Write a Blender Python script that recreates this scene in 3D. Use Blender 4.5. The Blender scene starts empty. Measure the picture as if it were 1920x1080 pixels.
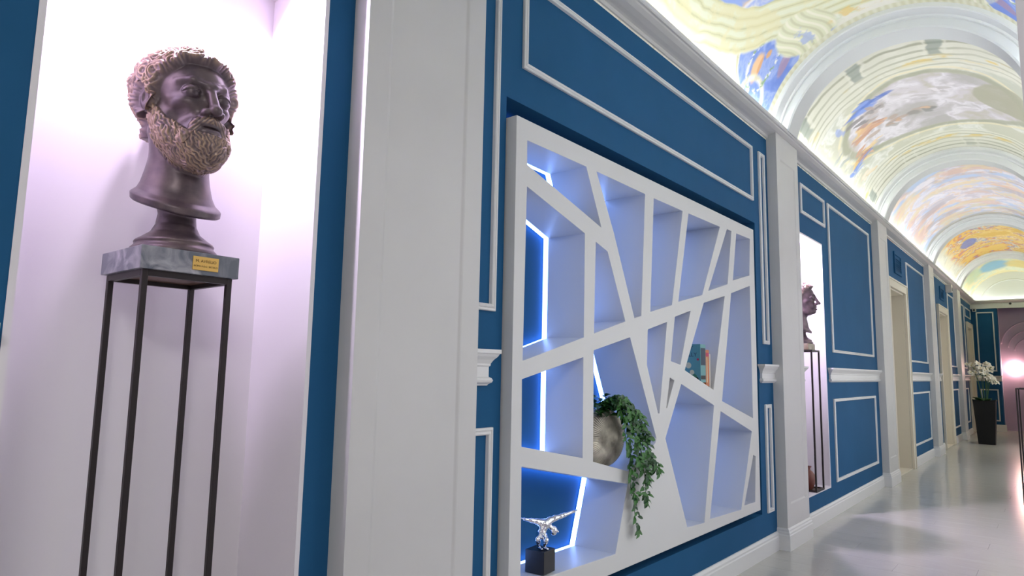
import bpy, bmesh, math, random
import numpy as np
from mathutils import Vector, Matrix
from mathutils.geometry import tessellate_polygon

random.seed(7)
RNG = np.random.default_rng(11)
SC = bpy.context.scene
C = SC.collection

# ---------------------------------------------------------------- camera
CAM_H = 1.05
F_PX, YAW, PITCH, ROLL = 1244.04, 0.690155, 0.122712, 0.018719
_fw = np.array([-math.sin(YAW)*math.cos(PITCH), math.cos(YAW)*math.cos(PITCH), math.sin(PITCH)])
_r0 = np.array([math.cos(YAW), math.sin(YAW), 0.0])
_u0 = np.cross(_r0, _fw)
_r = _r0*math.cos(ROLL) + _u0*math.sin(ROLL)
_u = -_r0*math.sin(ROLL) + _u0*math.cos(ROLL)
cam_data = bpy.data.cameras.new('camera')
cam_data.sensor_width = 36.0
cam_data.lens = F_PX/1920*36.0
cam_data.clip_start = 0.02
cam = bpy.data.objects.new('camera', cam_data)
C.objects.link(cam)
cam.matrix_world = Matrix(((_r[0], _u[0], -_fw[0], 0), (_r[1], _u[1], -_fw[1], 0), (_r[2], _u[2], -_fw[2], CAM_H), (0, 0, 0, 1)))
SC.camera = cam

# ---------------------------------------------------------------- world, exposure
SKY = 2.15      # overcast daylight through windows added in the unseen right wall
world = bpy.data.worlds.new('world'); SC.world = world
world.use_nodes = True
world.node_tree.nodes['Background'].inputs[0].default_value = (0.98, 0.97, 0.96, 1)
world.node_tree.nodes['Background'].inputs[1].default_value = SKY
SC.view_settings.view_transform = 'Standard'
SC.view_settings.look = 'None'
SC.view_settings.exposure = 0.0
SC.view_settings.gamma = 1.0
SC.view_settings.use_curve_mapping = False

# light strengths (the lamps themselves are built with their fixtures)
COVE = 27.0
SHELF_LED = 6.6
NICHE_W = 21.0
NICHE_FAR_W = 30.0
LOBBY_FILL_W = 40.0  # added fill light, out of view
END_LAMP_W = 1.0

# ---------------------------------------------------------------- layout (metres; camera stands at x=0, y=0)
W = -1.40            # left wall face
WR = 0.07            # right wall face
Y0, YEND = -2.6, 16.8
VCX, VCZ, VR = -0.665, 2.49, 0.74
PIL = [1.015, 4.28, 7.38, 10.70, 13.95]
PW, PD = 0.45, 0.063

def ray(px, py):
    return _r*(px-960)/F_PX - _u*(py-540)/F_PX + _fw
def on_x(px, py, X):
    d = ray(px, py); t = X/d[0]
    return (t*d[1], CAM_H + t*d[2])          # (y, z) on the plane x = X

# ---------------------------------------------------------------- object helpers
def tag(o, label=None, cat=None, group=None, kind=None):
    if label: o['label'] = label
    if cat: o['category'] = cat
    if group: o['group'] = group
    if kind: o['kind'] = kind
    return o
def link(name, me, mat=None, parent=None):
    o = bpy.data.objects.new(name, me)
    C.objects.link(o)
    if mat is not None and me is not None and not me.materials: me.materials.append(mat)
    if parent is not None: o.parent = parent
    return o
def empty(name, loc=(0, 0, 0), rotz=0.0, parent=None):
    o = bpy.data.objects.new(name, None); C.objects.link(o)
    o.empty_display_size = 0.05
    o.location = loc; o.rotation_euler = (0, 0, rotz)
    if parent: o.parent = parent
    return o
def smooth(me, ang=None):
    me.polygons.foreach_set('use_smooth', [True]*len(me.polygons))
    if ang is not None:
        try: me.set_sharp_from_angle(angle=ang)
        except Exception: pass
def mesh(name, verts, faces, sm=False, ang=None):
    me = bpy.data.meshes.new(name)
    me.from_pydata([tuple(map(float, v)) for v in verts], [], [tuple(map(int, f)) for f in faces])
    bm = bmesh.new(); bm.from_mesh(me)
    bmesh.ops.recalc_face_normals(bm, faces=bm.faces)
    bm.to_mesh(me); bm.free()
    if sm: smooth(me, ang)
    return me
class MB:
    """collects simple solids into one mesh"""
    def __init__(s): s.v = []; s.f = []
    def add(s, verts, faces):
        b = len(s.v); s.v += [tuple(map(float, v)) for v in verts]; s.f += [tuple(i+b for i in f) for f in faces]; return s
    def box(s, x0, x1, y0, y1, z0, z1):
        return s.add([(x0,y0,z0),(x1,y0,z0),(x1,y1,z0),(x0,y1,z0),(x0,y0,z1),(x1,y0,z1),(x1,y1,z1),(x0,y1,z1)],
                     [(0,3,2,1),(4,5,6,7),(0,1,5,4),(1,2,6,5),(2,3,7,6),(3,0,4,7)])
    def rings(s, rings, cap=True, closed=False):
        n = len(rings[0]); vs = [p for r in rings for p in r]; fs = []
        m = len(rings)
        for i in range(m if closed else m-1):
            a, b = i*n, ((i+1) % m)*n
            for j in range(n): fs.append((a+j, a+(j+1) % n, b+(j+1) % n, b+j))
        if cap and not closed: fs += [tuple(range(n))[::-1], tuple(range((m-1)*n, m*n))]
        return s.add(vs, fs)
    def lathe(s, prof, c=(0, 0, 0), n=32, sx=1.0, sy=1.0):
        return s.rings([[(c[0]+r*sx*math.cos(2*math.pi*k/n), c[1]+r*sy*math.sin(2*math.pi*k/n), c[2]+z) for k in range(n)] for r, z in prof])
    def tube(s, pts, rad, n=8):
        pts = [Vector(p) for p in pts]; rings = []
        up = Vector((0.13, 0.31, 0.94))
        for i, p in enumerate(pts):
            d = (pts[min(i+1, len(pts)-1)]-pts[max(i-1, 0)]).normalized()
            a = d.cross(up)
            if a.length < 1e-4: a = d.cross(Vector((1, 0, 0)))
            a.normalize(); b = d.cross(a).normalized()
            r = rad[i] if isinstance(rad, (list, tuple)) else rad
            rings.append([tuple(p + a*r*math.cos(2*math.pi*k/n) + b*r*math.sin(2*math.pi*k/n)) for k in range(n)])
        return s.rings(rings)
    def mesh(s, name, sm=False, ang=None): return mesh(name, s.v, s.f, sm, ang)
    def build(s, name, mat, parent=None, sm=False, ang=None, bevel=None):
        o = link(name, s.mesh(name, sm, ang), mat, parent)
        if bevel:
            m = o.modifiers.new('bevel', 'BEVEL'); m.width = bevel; m.segments = 2; m.limit_method = 'ANGLE'; m.angle_limit = math.radians(40)
        return o
def box_obj(name, x0, x1, y0, y1, z0, z1, mat, parent=None, bevel=None):
    return MB().box(x0, x1, y0, y1, z0, z1).build(name, mat, parent, bevel=bevel)
def slab(name, outer, holes, x0, x1, mat, parent=None, bevel=None):
    """flat plate in the y-z plane with holes, thick from x0 to x1"""
    loops = [outer]+list(holes)
    tris = tessellate_polygon([[Vector((p[0], p[1], 0)) for p in l] for l in loops])
    pts = [p for l in loops for p in l]; n = len(pts)
    vs = [(x1, p[0], p[1]) for p in pts]+[(x0, p[0], p[1]) for p in pts]
    fs = [tuple(t) for t in tris]+[tuple(i+n for i in t[::-1]) for t in tris]
    b = 0
    for l in loops:
        m = len(l)
        for i in range(m): fs.append((b+i, b+(i+1) % m, b+(i+1) % m+n, b+i+n))
        b += m
    me = mesh(name, vs, fs)
    o = link(name, me, mat, parent)
    if bevel:
        md = o.modifiers.new('bevel', 'BEVEL'); md.width = bevel; md.segments = 2; md.limit_method = 'ANGLE'; md.angle_limit = math.radians(40)
    return o
def rect(y0, y1, z0, z1): return [(y0, z0), (y1, z0), (y1, z1), (y0, z1)]

# ---------------------------------------------------------------- materials
def new_mat(name):
    m = bpy.data.materials.new(name); m.use_nodes = True
    nt = m.node_tree; return m, nt, nt.nodes['Principled BSDF']
def setc(b, col, rough=0.5, metal=0.0, spec=None):
    b.inputs['Base Color'].default_value = (*col, 1); b.inputs['Roughness'].default_value = rough; b.inputs['Metallic'].default_value = metal
    if spec is not None: b.inputs['Specular IOR Level'].default_value = spec
def noise_bump(nt, b, scale, strength, dist=0.002, detail=4):
    tc = nt.nodes.new('ShaderNodeTexCoord'); n = nt.nodes.new('ShaderNodeTexNoise'); n.inputs['Scale'].default_value = scale; n.inputs['Detail'].default_value = detail
    bp = nt.nodes.new('ShaderNodeBump'); bp.inputs['Strength'].default_value = strength; bp.inputs['Distance'].default_value = dist
    nt.links.new(tc.outputs['Object'], n.inputs['Vector']); nt.links.new(n.outputs['Fac'], bp.inputs['Height']); nt.links.new(bp.outputs['Normal'], b.inputs['Normal'])
    return tc, n
def mix_noise(nt, b, c0, c1, scale, lo=0.35, hi=0.65, detail=5, coord='Object', stretch=None, distort=0.0):
    tc = nt.nodes.new('ShaderNodeTexCoord'); n = nt.nodes.new('ShaderNodeTexNoise'); n.inputs['Scale'].default_value = scale; n.inputs['Detail'].default_value = detail
    n.inputs['Distortion'].default_value = distort
    src = tc.outputs[coord]
    if stretch:
        mp = nt.nodes.new('ShaderNodeMapping'); mp.inputs['Scale'].default_value = stretch; nt.links.new(src, mp.inputs['Vector']); src = mp.outputs['Vector']
    nt.links.new(src, n.inputs['Vector'])
    r = nt.nodes.new('ShaderNodeValToRGB'); r.color_ramp.elements[0].position = lo; r.color_ramp.elements[1].position = hi
    r.color_ramp.elements[0].color = (*c0, 1); r.color_ramp.elements[1].color = (*c1, 1)
    nt.links.new(n.outputs['Fac'], r.inputs['Fac']); nt.links.new(r.outputs['Color'], b.inputs['Base Color'])
    return r
M = {}
def simple(key, col, rough=0.5, metal=0.0, bump=None, spec=None):
    m, nt, b = new_mat(key); setc(b, col, rough, metal, spec)
    if bump: noise_bump(nt, b, *bump)
    M[key] = m; return m
def emit(key, col, strength):
    m, nt, b = new_mat(key); setc(b, (0.8, 0.8, 0.8)); b.inputs['Emission Color'].default_value = (*col, 1); b.inputs['Emission Strength'].default_value = strength
    M[key] = m; return m
m, nt, b = new_mat('blue_paint'); setc(b, (0.012, 0.1, 0.26), 0.65, spec=0.1); mix_noise(nt, b, (0.016, 0.094, 0.215), (0.019, 0.102, 0.232), 3.0)
noise_bump(nt, b, 420, 0.08, 0.0006); M['blue_paint'] = m
m, nt, b = new_mat('white_paint'); setc(b, (0.62, 0.615, 0.61), 0.42); mix_noise(nt, b, (0.60, 0.595, 0.59), (0.64, 0.635, 0.63), 2.2)
noise_bump(nt, b, 300, 0.05, 0.0005); M['white_paint'] = m
simple('trim_white', (0.74, 0.74, 0.74), 0.35)
simple('niche_white', (0.78, 0.75, 0.79), 0.6, bump=(260, 0.06, 0.0006))
simple('shelf_white', (0.66, 0.66, 0.66), 0.38, bump=(350, 0.04, 0.0004))
simple('vault_white', (0.72, 0.74, 0.74), 0.6)
simple('door_cream', (0.70, 0.65, 0.55), 0.4)
m, nt, b = new_mat('floor_plank'); setc(b, (0.5, 0.5, 0.48), 0.16)
mix_noise(nt, b, (0.49, 0.48, 0.445), (0.56, 0.55, 0.515), 3.0, 0.3, 0.7, 6, 'Generated', (1.5, 14, 1)); M['floor_plank'] = m
simple('floor_joint', (0.44, 0.43, 0.40), 0.5)
simple('black_metal', (0.045, 0.038, 0.038), 0.42, 0.75, bump=(90, 0.08, 0.0008))
simple('bronze_metal', (0.14, 0.075, 0.045), 0.45, 0.7)
m, nt, b = new_mat('grey_marble'); setc(b, (0.25, 0.26, 0.3), 0.28); mix_noise(nt, b, (0.15, 0.165, 0.20), (0.48, 0.47, 0.52), 16, 0.42, 0.72, 8, 'Object', None, 1.6); M['grey_marble'] = m
m, nt, b = new_mat('beige_stone'); setc(b, (0.4, 0.33, 0.22), 0.35); mix_noise(nt, b, (0.30, 0.24, 0.15), (0.52, 0.46, 0.36), 18, 0.4, 0.7, 6); M['beige_stone'] = m
simple('brass', (0.78, 0.50, 0.14), 0.38, 0.55)
simple('engraving', (0.17, 0.09, 0.02), 0.6, 0.2)
simple('chrome', (0.86, 0.86, 0.88), 0.10, 1.0)
simple('black_gloss', (0.012, 0.012, 0.014), 0.3)
simple('planter_black', (0.007, 0.007, 0.008), 0.38, bump=(60, 0.05, 0.001), spec=0.25)
m, nt, b = new_mat('leaf'); setc(b, (0.02, 0.10, 0.02), 0.45); mix_noise(nt, b, (0.015, 0.085, 0.016), (0.06, 0.20, 0.035), 30, 0.3, 0.7); M['leaf'] = m
simple('leaf_dark', (0.014, 0.065, 0.018), 0.4)
simple('stem', (0.03, 0.09, 0.02), 0.5)
simple('petal', (0.72, 0.69, 0.60), 0.55)
simple('petal_center', (0.55, 0.42, 0.08), 0.5)
simple('device_white', (0.6, 0.58, 0.57), 0.4)
simple('device_black', (0.01, 0.01, 0.012), 0.4)
simple('terracotta', (0.16, 0.045, 0.03), 0.4)
m, nt, b = new_mat('vase_silver'); setc(b, (0.42, 0.38, 0.32), 0.36, 0.75); mix_noise(nt, b, (0.16, 0.14, 0.12), (0.60, 0.55, 0.46), 16, 0.3, 0.62, 6); M['vase_silver'] = m
m, nt, b = new_mat('end_mural'); setc(b, (0.48, 0.37, 0.52), 0.3); mix_noise(nt, b, (0.46, 0.36, 0.51), (0.52, 0.40, 0.55), 1.6); M['end_mural'] = m
m, nt, b = new_mat('added_window_glass'); nt.nodes.remove(b)
tr = nt.nodes.new('ShaderNodeBsdfTransparent'); tr.inputs[0].default_value = (.94, .96, .96, 1); gl_ = nt.nodes.new('ShaderNodeBsdfGlossy'); gl_.inputs['Roughness'].default_value = .05
mx = nt.nodes.new('ShaderNodeMixShader'); mx.inputs[0].default_value = .08; nt.links.new(tr.outputs[0], mx.inputs[1]); nt.links.new(gl_.outputs[0], mx.inputs[2]); nt.links.new(mx.outputs[0], nt.nodes['Material Output'].inputs[0]); M['added_window_glass'] = m
emit('cove_led_end', (0.96, 1.0, 0.97), COVE*.4)
emit('cove_led', (0.96, 1.0, 0.97), COVE)
emit('shelf_led', (0.22, 0.39, 1.0), SHELF_LED)
emit('niche_bulb', (0.96, 0.86, 1.0), 8.0)
emit('lobby_fill_panel', (1.0, 0.98, 0.96), 3.0)
emit('end_globe', (1.0, 0.60, 0.50), 38.0)
# bronze of the busts: dark patina, lighter where the ridges are rubbed (attribute 'ridge')
m, nt, b = new_mat('bust_bronze'); setc(b, (0.1, 0.07, 0.07), 0.36, 0.35)
at = nt.nodes.new('ShaderNodeAttribute'); at.attribute_name = 'ridge'
tc = nt.nodes.new('ShaderNodeTexCoord'); n = nt.nodes.new('ShaderNodeTexNoise'); n.inputs['Scale'].default_value = 22; n.inputs['Detail'].default_value = 6
nt.links.new(tc.outputs['Object'], n.inputs['Vector'])
ad = nt.nodes.new('ShaderNodeMath'); ad.operation = 'MULTIPLY_ADD'; ad.inputs[1].default_value = 0.75; nt.links.new(n.outputs['Fac'], ad.inputs[0]); nt.links.new(at.outputs['Fac'], ad.inputs[2])
r = nt.nodes.new('ShaderNodeValToRGB'); e = r.color_ramp.elements
e[0].position = 0.25; e[0].color = (0.072, 0.053, 0.068, 1); e[1].position = 1.0; e[1].color = (0.42, 0.29, 0.205, 1)
x = r.color_ramp.elements.new(0.55); x.color = (0.185, 0.135, 0.142, 1)
nt.links.new(ad.outputs[0], r.inputs['Fac']); nt.links.new(r.outputs['Color'], b.inputs['Base Color']); M['bust_bronze'] = m
# fresco: colours painted per vertex, broken up by fine plaster grain
m, nt, b = new_mat('fresco'); setc(b, (0.8, 0.8, 0.8), 0.7)
at = nt.nodes.new('ShaderNodeAttribute'); at.attribute_name = 'paint'; nt.links.new(at.outputs['Color'], b.inputs['Base Color'])
M['fresco'] = m

# ================================================================= SETTING
# ---- left wall with niches, shelf recess and door openings
N1 = (0.324, 0.935, 0.213, 2.08); N2 = (4.935, 5.525, 0.213, 2.08)
REC = (1.648, 4.025, 0.24, 1.974)
DOORS = [(8.10, 9.02, 0.0, 2.03), (11.84, 12.78, 0.0, 2.06), (15.82, 16.62, 0.0, 2.06)]
wall_left = slab('wall_left', rect(Y0, YEND, 0, 2.75), [rect(*N1), rect(*REC), rect(*N2)]+[rect(d[0], d[1], 0.0005, d[3]) for d in DOORS], W-0.34, W, M['blue_paint'])
tag(wall_left, 'long deep blue painted wall with white mouldings, niches and doors', 'wall', kind='structure')
# recess behind the shelf
def back_off(y): return -.07*(y-2.07)      # the recess gets deeper along the wall
o = slab('recess_back', rect(REC[0]-.02, REC[1]+.02, REC[2]-.02, REC[3]+.02), [], W-0.18, W-0.16, M['blue_paint'], wall_left)
for v in o.data.vertices: v.co.x += back_off(v.co.y)
# niches: white lining (back, two sides, top, sill)
def niche(nm, N):
    y0, y1, z0, z1 = N; xb = W-0.25; t = 0.012; xf = W+0.001
    p = MB()
    p.box(xb-t, xb, y0, y1, z0, z1)
    p.box(xb, xf, y0, y0+t, z0, z1); p.box(xb, xf, y1-t, y1, z0, z1)
    p.box(xb, xf, y0+t, y1-t, z1-t, z1); p.box(xb, xf, y0+t, y1-t, z0, z0+t)
    return p.build(nm, M['niche_white'], wall_left)
niche('niche_lining', N1); niche('niche_lining', N2)

# ---- wall panel mouldings
BEAD = [(0, 0), (0, .009), (.003, .012), (.007, .012), (.010, .008), (.013, .012), (.018, .014), (.022, .011), (.024, 0)]
def moulding(y0, y1, z0, z1, parent=wall_left, plane='x', base=W, prof=BEAD):
    rings = []
    for (o_, h) in prof:
        q = [(y0+o_, z0+o_), (y1-o_, z0+o_), (y1-o_, z1-o_), (y0+o_, z1-o_)]
        rings.append([(base+h, a, c) if plane == 'x' else (a, base-h, c) for a, c in q])
    return MB().rings(rings, cap=False).build('panel_moulding', M['trim_white'], parent)
ZL, ZU = (0.235, 0.87), (1.235, 2.452)
moulding(1.729, 3.995, 2.105, 2.452)
for a, b_ in ((1.485, 1.605), (4.108, 4.212)):
    moulding(a, b_, *ZU); moulding(a, b_, *ZL)
moulding(4.975, 5.615, 2.226, 2.452)
moulding(5.71, 7.21, *ZU); moulding(5.68, 7.19, *ZL)
moulding(9.25, 10.60, *ZU); moulding(9.22, 10.58, *ZL)
moulding(13.06, 13.86, *ZU); moulding(13.02, 13.84, *ZL)
moulding(14.52, 15.45, *ZU); moulding(14.52, 15.45, *ZL); moulding(15.65, 16.68, 2.26, 2.452)
moulding(-1.6, 0.16, *ZU); moulding(-1.6, 0.16, *ZL)

# ---- stacked-profile helper (rails, bases)
def layered(mb, prof, y0, y1, e0=1, e1=1, base=W, s=1):
    rings = []
    for e_, z in prof:
        a, c = y0-e_*e0, y1+e_*e1
        rings.append([(base-0.002*s, a, z), (base+e_*s, a, z), (base+e_*s, c, z), (base-0.002*s, c, z)])
    return mb.rings(rings)
RAIL = [(.010, 1.0), (.012, 1.004), (.021, 1.010), (.023, 1.016), (.020, 1.023), (.013, 1.027), (.013, 1.058), (.017, 1.062), (.017, 1.068), (.024, 1.080), (.033, 1.090), (.037, 1.098), (.041, 1.100), (.041, 1.112)]
def rail(y0, y1, e0, e1): layered(MB(), RAIL, y0, y1, e0, e1).build('chair_rail', M['trim_white'], wall_left)
rail(PIL[0]+PW, 1.560, 0, 1); rail(4.062, PIL[1], 1, 0); rail(PIL[1]+PW, 4.87, 0, 1); rail(5.60, PIL[2], 1, 0)
rail(PIL[2]+PW, 7.98, 0, 0); rail(9.12, PIL[3], 0, 0); rail(PIL[3]+PW, 11.72, 0, 0); rail(12.90, PIL[4], 0, 0); rail(PIL[4]+PW, 15.70, 0, 0)
rail(Y0, 0.27, 0, 1)

# ---- skirting
BASE = [(.016, 0), (.016, .078), (.013, .084), (.013, .094), (.008, .102), (.006, .106), (0.0, .107)]
def skirting(nm, segs, base=W, s=1):
    mb = MB()
    for a, c in segs: layered(mb, BASE, a, c, 0, 0, base, s)
    return tag(mb.build(nm, M['trim_white']), 'white skirting board running along the foot of the %s wall' % ('blue niche' if s > 0 else 'opposite'), 'skirting', kind='structure')
skirting('baseboard_left', [(Y0, PIL[0]), (PIL[0]+PW, PIL[1]), (PIL[1]+PW, PIL[2]), (PIL[2]+PW, 8.0), (9.12, PIL[3]), (PIL[3]+PW, 11.74), (12.88, PIL[4]), (PIL[4]+PW, 15.72), (16.72, YEND)])
skirting('baseboard_right', [(PIL[0]+PW, YEND)], WR, -1)

# ---- pilasters: shaft with sunk panel, plinth
def pilaster(n, y0, label, base=W, s=1, PD=PD):
    y1 = y0+PW; f = base+PD*s; d = 0.0045
    zt = 2.635
    root = empty('trim_%d' % n, (base, y0+PW/2, 0)); tag(root, label, 'pilaster', kind='structure')
    mb = MB()
    core = (min(base, f-d*s), max(base, f-d*s))
    L = lambda *a: mb.box(min(a[0], a[1])-root.location.x, max(a[0], a[1])-root.location.x, a[2]-root.location.y, a[3]-root.location.y, a[4], a[5])
    L(base-.002*s, f-d*s, y0, y1, 0.0, zt)
    bw = 0.072
    L(f-d*s, f, y0, y0+bw, 0.0, zt); L(f-d*s, f, y1-bw, y1, 0.0, zt)
    L(f-d*s, f, y0+bw, y1-bw, 0.0, 0.262); L(f-d*s, f, y0+bw, y1-bw, 2.455, zt)
    mb.build('shaft', M['white_paint'], root)
    # bevelled moulding of the sunk panel
    rings = []
    for o_, h in ((0, 0), (.004, -.001), (.010, -.0038), (.012, -.0044)):
        rings.append([((f+h*s)-root.location.x, a-root.location.y, c) for a, c in rect(y0+bw+o_, y1-bw-o_, .262+o_, 2.455-o_)])
    MB().rings(rings, cap=False).build('panel_edge', M['white_paint'], root)
    p = MB(); P = [(.016, 0), (.016, .088), (.013, .094), (.013, .104), (.008, .112), (.008, .120), (.003, .128), (0, .129)]
    rr = []
    for e_, z in P:
        xa, xb = base-.002*s, f+e_*s
        rr.append([(xa-root.location.x, y0-e_-root.location.y, z), (xb-root.location.x, y0-e_-root.location.y, z), (xb-root.location.x, y1+e_-root.location.y, z), (xa-root.location.x, y1+e_-root.location.y, z)])
    p.rings(rr).build('plinth', M['trim_white'], root)
PL = ['wide white pilaster between the near bust niche and the angular shelf', 'white pilaster between the angular shelf and the far bust niche', 'white pilaster left of the first cream door',
      'white pilaster between the first and second cream doors', 'white pilaster left of the last cream door by the planter']
for i, y in enumerate(PIL): pilaster(i+1, y, PL[i])
pilaster(6, PIL[0]+0.0, 'white pilaster edge at the right border of the photo', WR, -1, .0857)

# ---- cornice with light trough (left, right, end)
CORN = [(0, 2.585), (.012, 2.585), (.016, 2.592), (.016, 2.600), (.026, 2.604), (.045, 2.609), (.070, 2.618), (.088, 2.630), (.092, 2.636), (.100, 2.638), (.104, 2.644), (.104, 2.662), (.092, 2.662), (.092, 2.648), (.030, 2.640), (0, 2.640)]
def cornice(nm, pts, label):
    return tag(MB().rings(pts).build(nm, M['white_paint']), label, 'cornice', kind='structure')
cornice('trim_7', [[(W-.002+e_, y, z) for e_, z in CORN] for y in (Y0, YEND)], 'white cornice along the top of the blue niche wall')
cornice('trim_8', [[(WR+.002-e_, y, z) for e_, z in CORN] for y in (1.0, YEND)], 'white cornice along the top of the opposite wall')
cornice('trim_9', [[(x, YEND+.002-e_, z) for e_, z in CORN] for x in (W, WR)], 'white cornice across the far end wall under the lunette')
def strip(nm, x0, x1, y0, y1, z, label, mt='cove_led'):
    t = tag(box_obj(nm, x0, x1, y0, y1, z, z+.008, M[mt]), label, 'light strip', 'cove light strips'); return t
strip('cove_light_strip', W+.035, W+.055, Y0+.1, YEND-.12, 2.652, 'hidden white light strip lying in the left cornice trough')
strip('cove_light_strip', WR-.055, WR-.035, 1.1, YEND-.12, 2.652, 'hidden white light strip lying in the right cornice trough')
strip('cove_light_strip', W+.12, WR-.12, YEND-.055, YEND-.035, 2.652, 'hidden white light strip lying in the end wall cornice trough', 'cove_led_end')

# ---- right wall, lobby beside the camera
ADDED_WINS = [(PIL[i]+PW+.28, (PIL+[YEND+.1])[i+1]-.28, .30, 2.40) for i in range(4)]  # windows added out of view to brighten the corridor
wall_right = tag(slab('wall_right', rect(1.0, YEND, 0, 2.75), [rect(*q) for q in ADDED_WINS], WR, WR+.2, M['white_paint']), 'unseen white wall with tall windows added to light the corridor', 'wall', kind='structure')  # unseen wall, white so that it bounces more light
for i, q in enumerate(ADDED_WINS):
    wn = tag(empty('added_window_%d' % (i+1), (WR+.1, (q[0]+q[1])/2, q[2])), 'one of the unseen tall framed windows added to light the corridor, bay %d from the viewer' % (i+1), 'added_window', kind='structure')
    hy, hz = (q[1]-q[0])/2, q[3]-q[2]
    fr_ = MB()
    for a_ in ((-.03, .03, -hy, -hy+.05, 0, hz), (-.03, .03, hy-.05, hy, 0, hz), (-.03, .03, -hy+.05, hy-.05, 0, .05), (-.03, .03, -hy+.05, hy-.05, hz-.05, hz), (-.03, .03, -.025, .025, .05, hz-.05)): fr_.box(*a_)
    fr_.build('added_window_frame', M['trim_white'], wn)
    for sy_ in (-1, 1): MB().box(-.004, .004, min(.025*sy_, (hy-.05)*sy_), max(.025*sy_, (hy-.05)*sy_), .05, hz-.05).build('pane', M['added_window_glass'], wn)
tag(box_obj('wall_front', W, 2.6, Y0-.1, Y0, 0, 3.4, M['white_paint']), 'white wall behind the viewer', 'wall', kind='structure')
tag(box_obj('wall_lobby', 2.6, 2.7, Y0, 1.2, 0, 3.4, M['white_paint']), 'white wall of the lobby beside the viewer', 'wall', kind='structure')
tag(box_obj('wall_lobby_side', WR+.2, 2.6, 1.0, 1.2, 0, 3.4, M['white_paint']), 'white wall closing the lobby on the corridor side', 'wall', kind='structure')
tag(box_obj('ceiling_lobby', WR, 2.7, Y0-.1, 1.2, 2.75, 2.85, M['vault_white']), 'flat white ceiling of the lobby', 'ceiling', kind='structure')

# ---- floor of pale planks laid across the corridor
floor = tag(box_obj('floor', W-.3, 2.7, Y0-.1, 18.6, -.06, -.004, M['floor_joint']), 'pale glossy plank floor of the corridor', 'floor', kind='structure')
def plank_mesh(L, wd):
    g = .0003; b_ = .0006
    return MB().rings([[(g, g, -.006), (L-g, g, -.006), (L-g, wd-g, -.006), (g, wd-g, -.006)], [(g, g, -b_), (L-g, g, -b_), (L-g, wd-g, -b_), (g, wd-g, -b_)],
                       [(g+b_, g+b_, 0), (L-g-b_, g+b_, 0), (L-g-b_, wd-g-b_, 0), (g+b_, wd-g-b_, 0)]]).mesh('plank')
PWD = 0.19
pm = {}
yy = Y0; i = 0
while yy < 18.4:
    xs = [W-.004]; far = WR+.004 if yy >= 1.0 else 2.6
    first = [0.62, 0.98, 0.35, 1.2][i % 4]
    xx = xs[0]+first
    while xx < far-.15: xs.append(xx); xx += 1.25
    xs.append(far)
    for a, c in zip(xs[:-1], xs[1:]):
        k = round(c-a, 3)
        if k not in pm:
            pm[k] = plank_mesh(c-a, PWD); pm[k].materials.append(M['floor_plank'])
        p = link('plank', pm[k], None, floor); p.location = (a, yy, 0)
    yy += PWD; i += 1

# ---- doors in the left wall
def door(n, D, label):
    y0, y1, z0, z1 = D; cw = 0.10
    root = empty('door_%d' % n, (W, (y0+y1)/2, 0)); tag(root, label, 'door', kind='structure')
    ox, oy = W, (y0+y1)/2
    def P(nm, boxes, mat, bev=None, par=root):
        mb = MB()
        for (xa, xb, ya, yb, za, zb) in boxes: mb.box(xa-ox, xb-ox, ya-oy, yb-oy, za, zb)
        return mb.build(nm, mat, par, bevel=bev)
    P('casing', [(W, W+.028, y0-cw, y0, 0, z1), (W, W+.028, y1, y1+cw, 0, z1), (W, W+.028, y0-cw, y1+cw, z1, z1+cw)], M['door_cream'], .004)
    P('casing_bead', [(W+.028, W+.036, y0-cw, y0-cw+.02, 0, z1+cw), (W+.028, W+.036, y1+cw-.02, y1+cw, 0, z1+cw), (W+.028, W+.036, y0-cw+.02, y1+cw-.02, z1+cw-.02, z1+cw)], M['door_cream'], .003)
    t = .018
    P('jamb', [(W-.29, W, y0, y0+t, 0, z1-t), (W-.29, W, y1-t, y1, 0, z1-t), (W-.29, W, y0, y1, z1-t, z1)], M['door_cream'])
    P('threshold', [(W-.29, W+.004, y0, y1, -.003, .006)], M['door_cream'])
    leaf = P('door_leaf', [(W-.27, W-.23, y0+t, y1-t, .010, z1-t)], M['door_cream'])
    pn = []
    for za, zb in ((.16, .86), (1.04, 1.90)):
        pn.append((W-.23, W-.222, y0+.13, y1-.13, za, zb))
    for q in pn: P('leaf_panel', [q], M['door_cream'], .004)
    h = MB(); yh = y0+.085; h.tube([(W-.23-ox, yh-oy, 1.0), (W-.185-ox, yh-oy, 1.0), (W-.18-ox, yh+.03-oy, 1.0), (W-.18-ox, yh+.11-oy, 1.0)], .009, 10); h.box(W-.23-ox, W-.224-ox, yh-.02-oy, yh+.02-oy, .93, 1.07)
    h.build('door_handle', M['brass'], root, True, .8)
for i, D in enumerate(DOORS): door(i+1, D, ['cream panelled door nearest the viewer, past the far bust niche', 'second cream door along the corridor', 'last cream door beside the end wall'][i])

# ---- end wall: blue pier, white reveal, mural wall behind
EX = -0.955
wall_end = tag(slab('wall_end', [(W, 0), (EX, 0), (EX, 2.56), (WR, 2.56), (WR, 2.75), (W, 2.75)], [], 0, 0.3, M['blue_paint']), 'dark blue end wall pier behind the orchid planter', 'wall', kind='structure')
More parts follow.
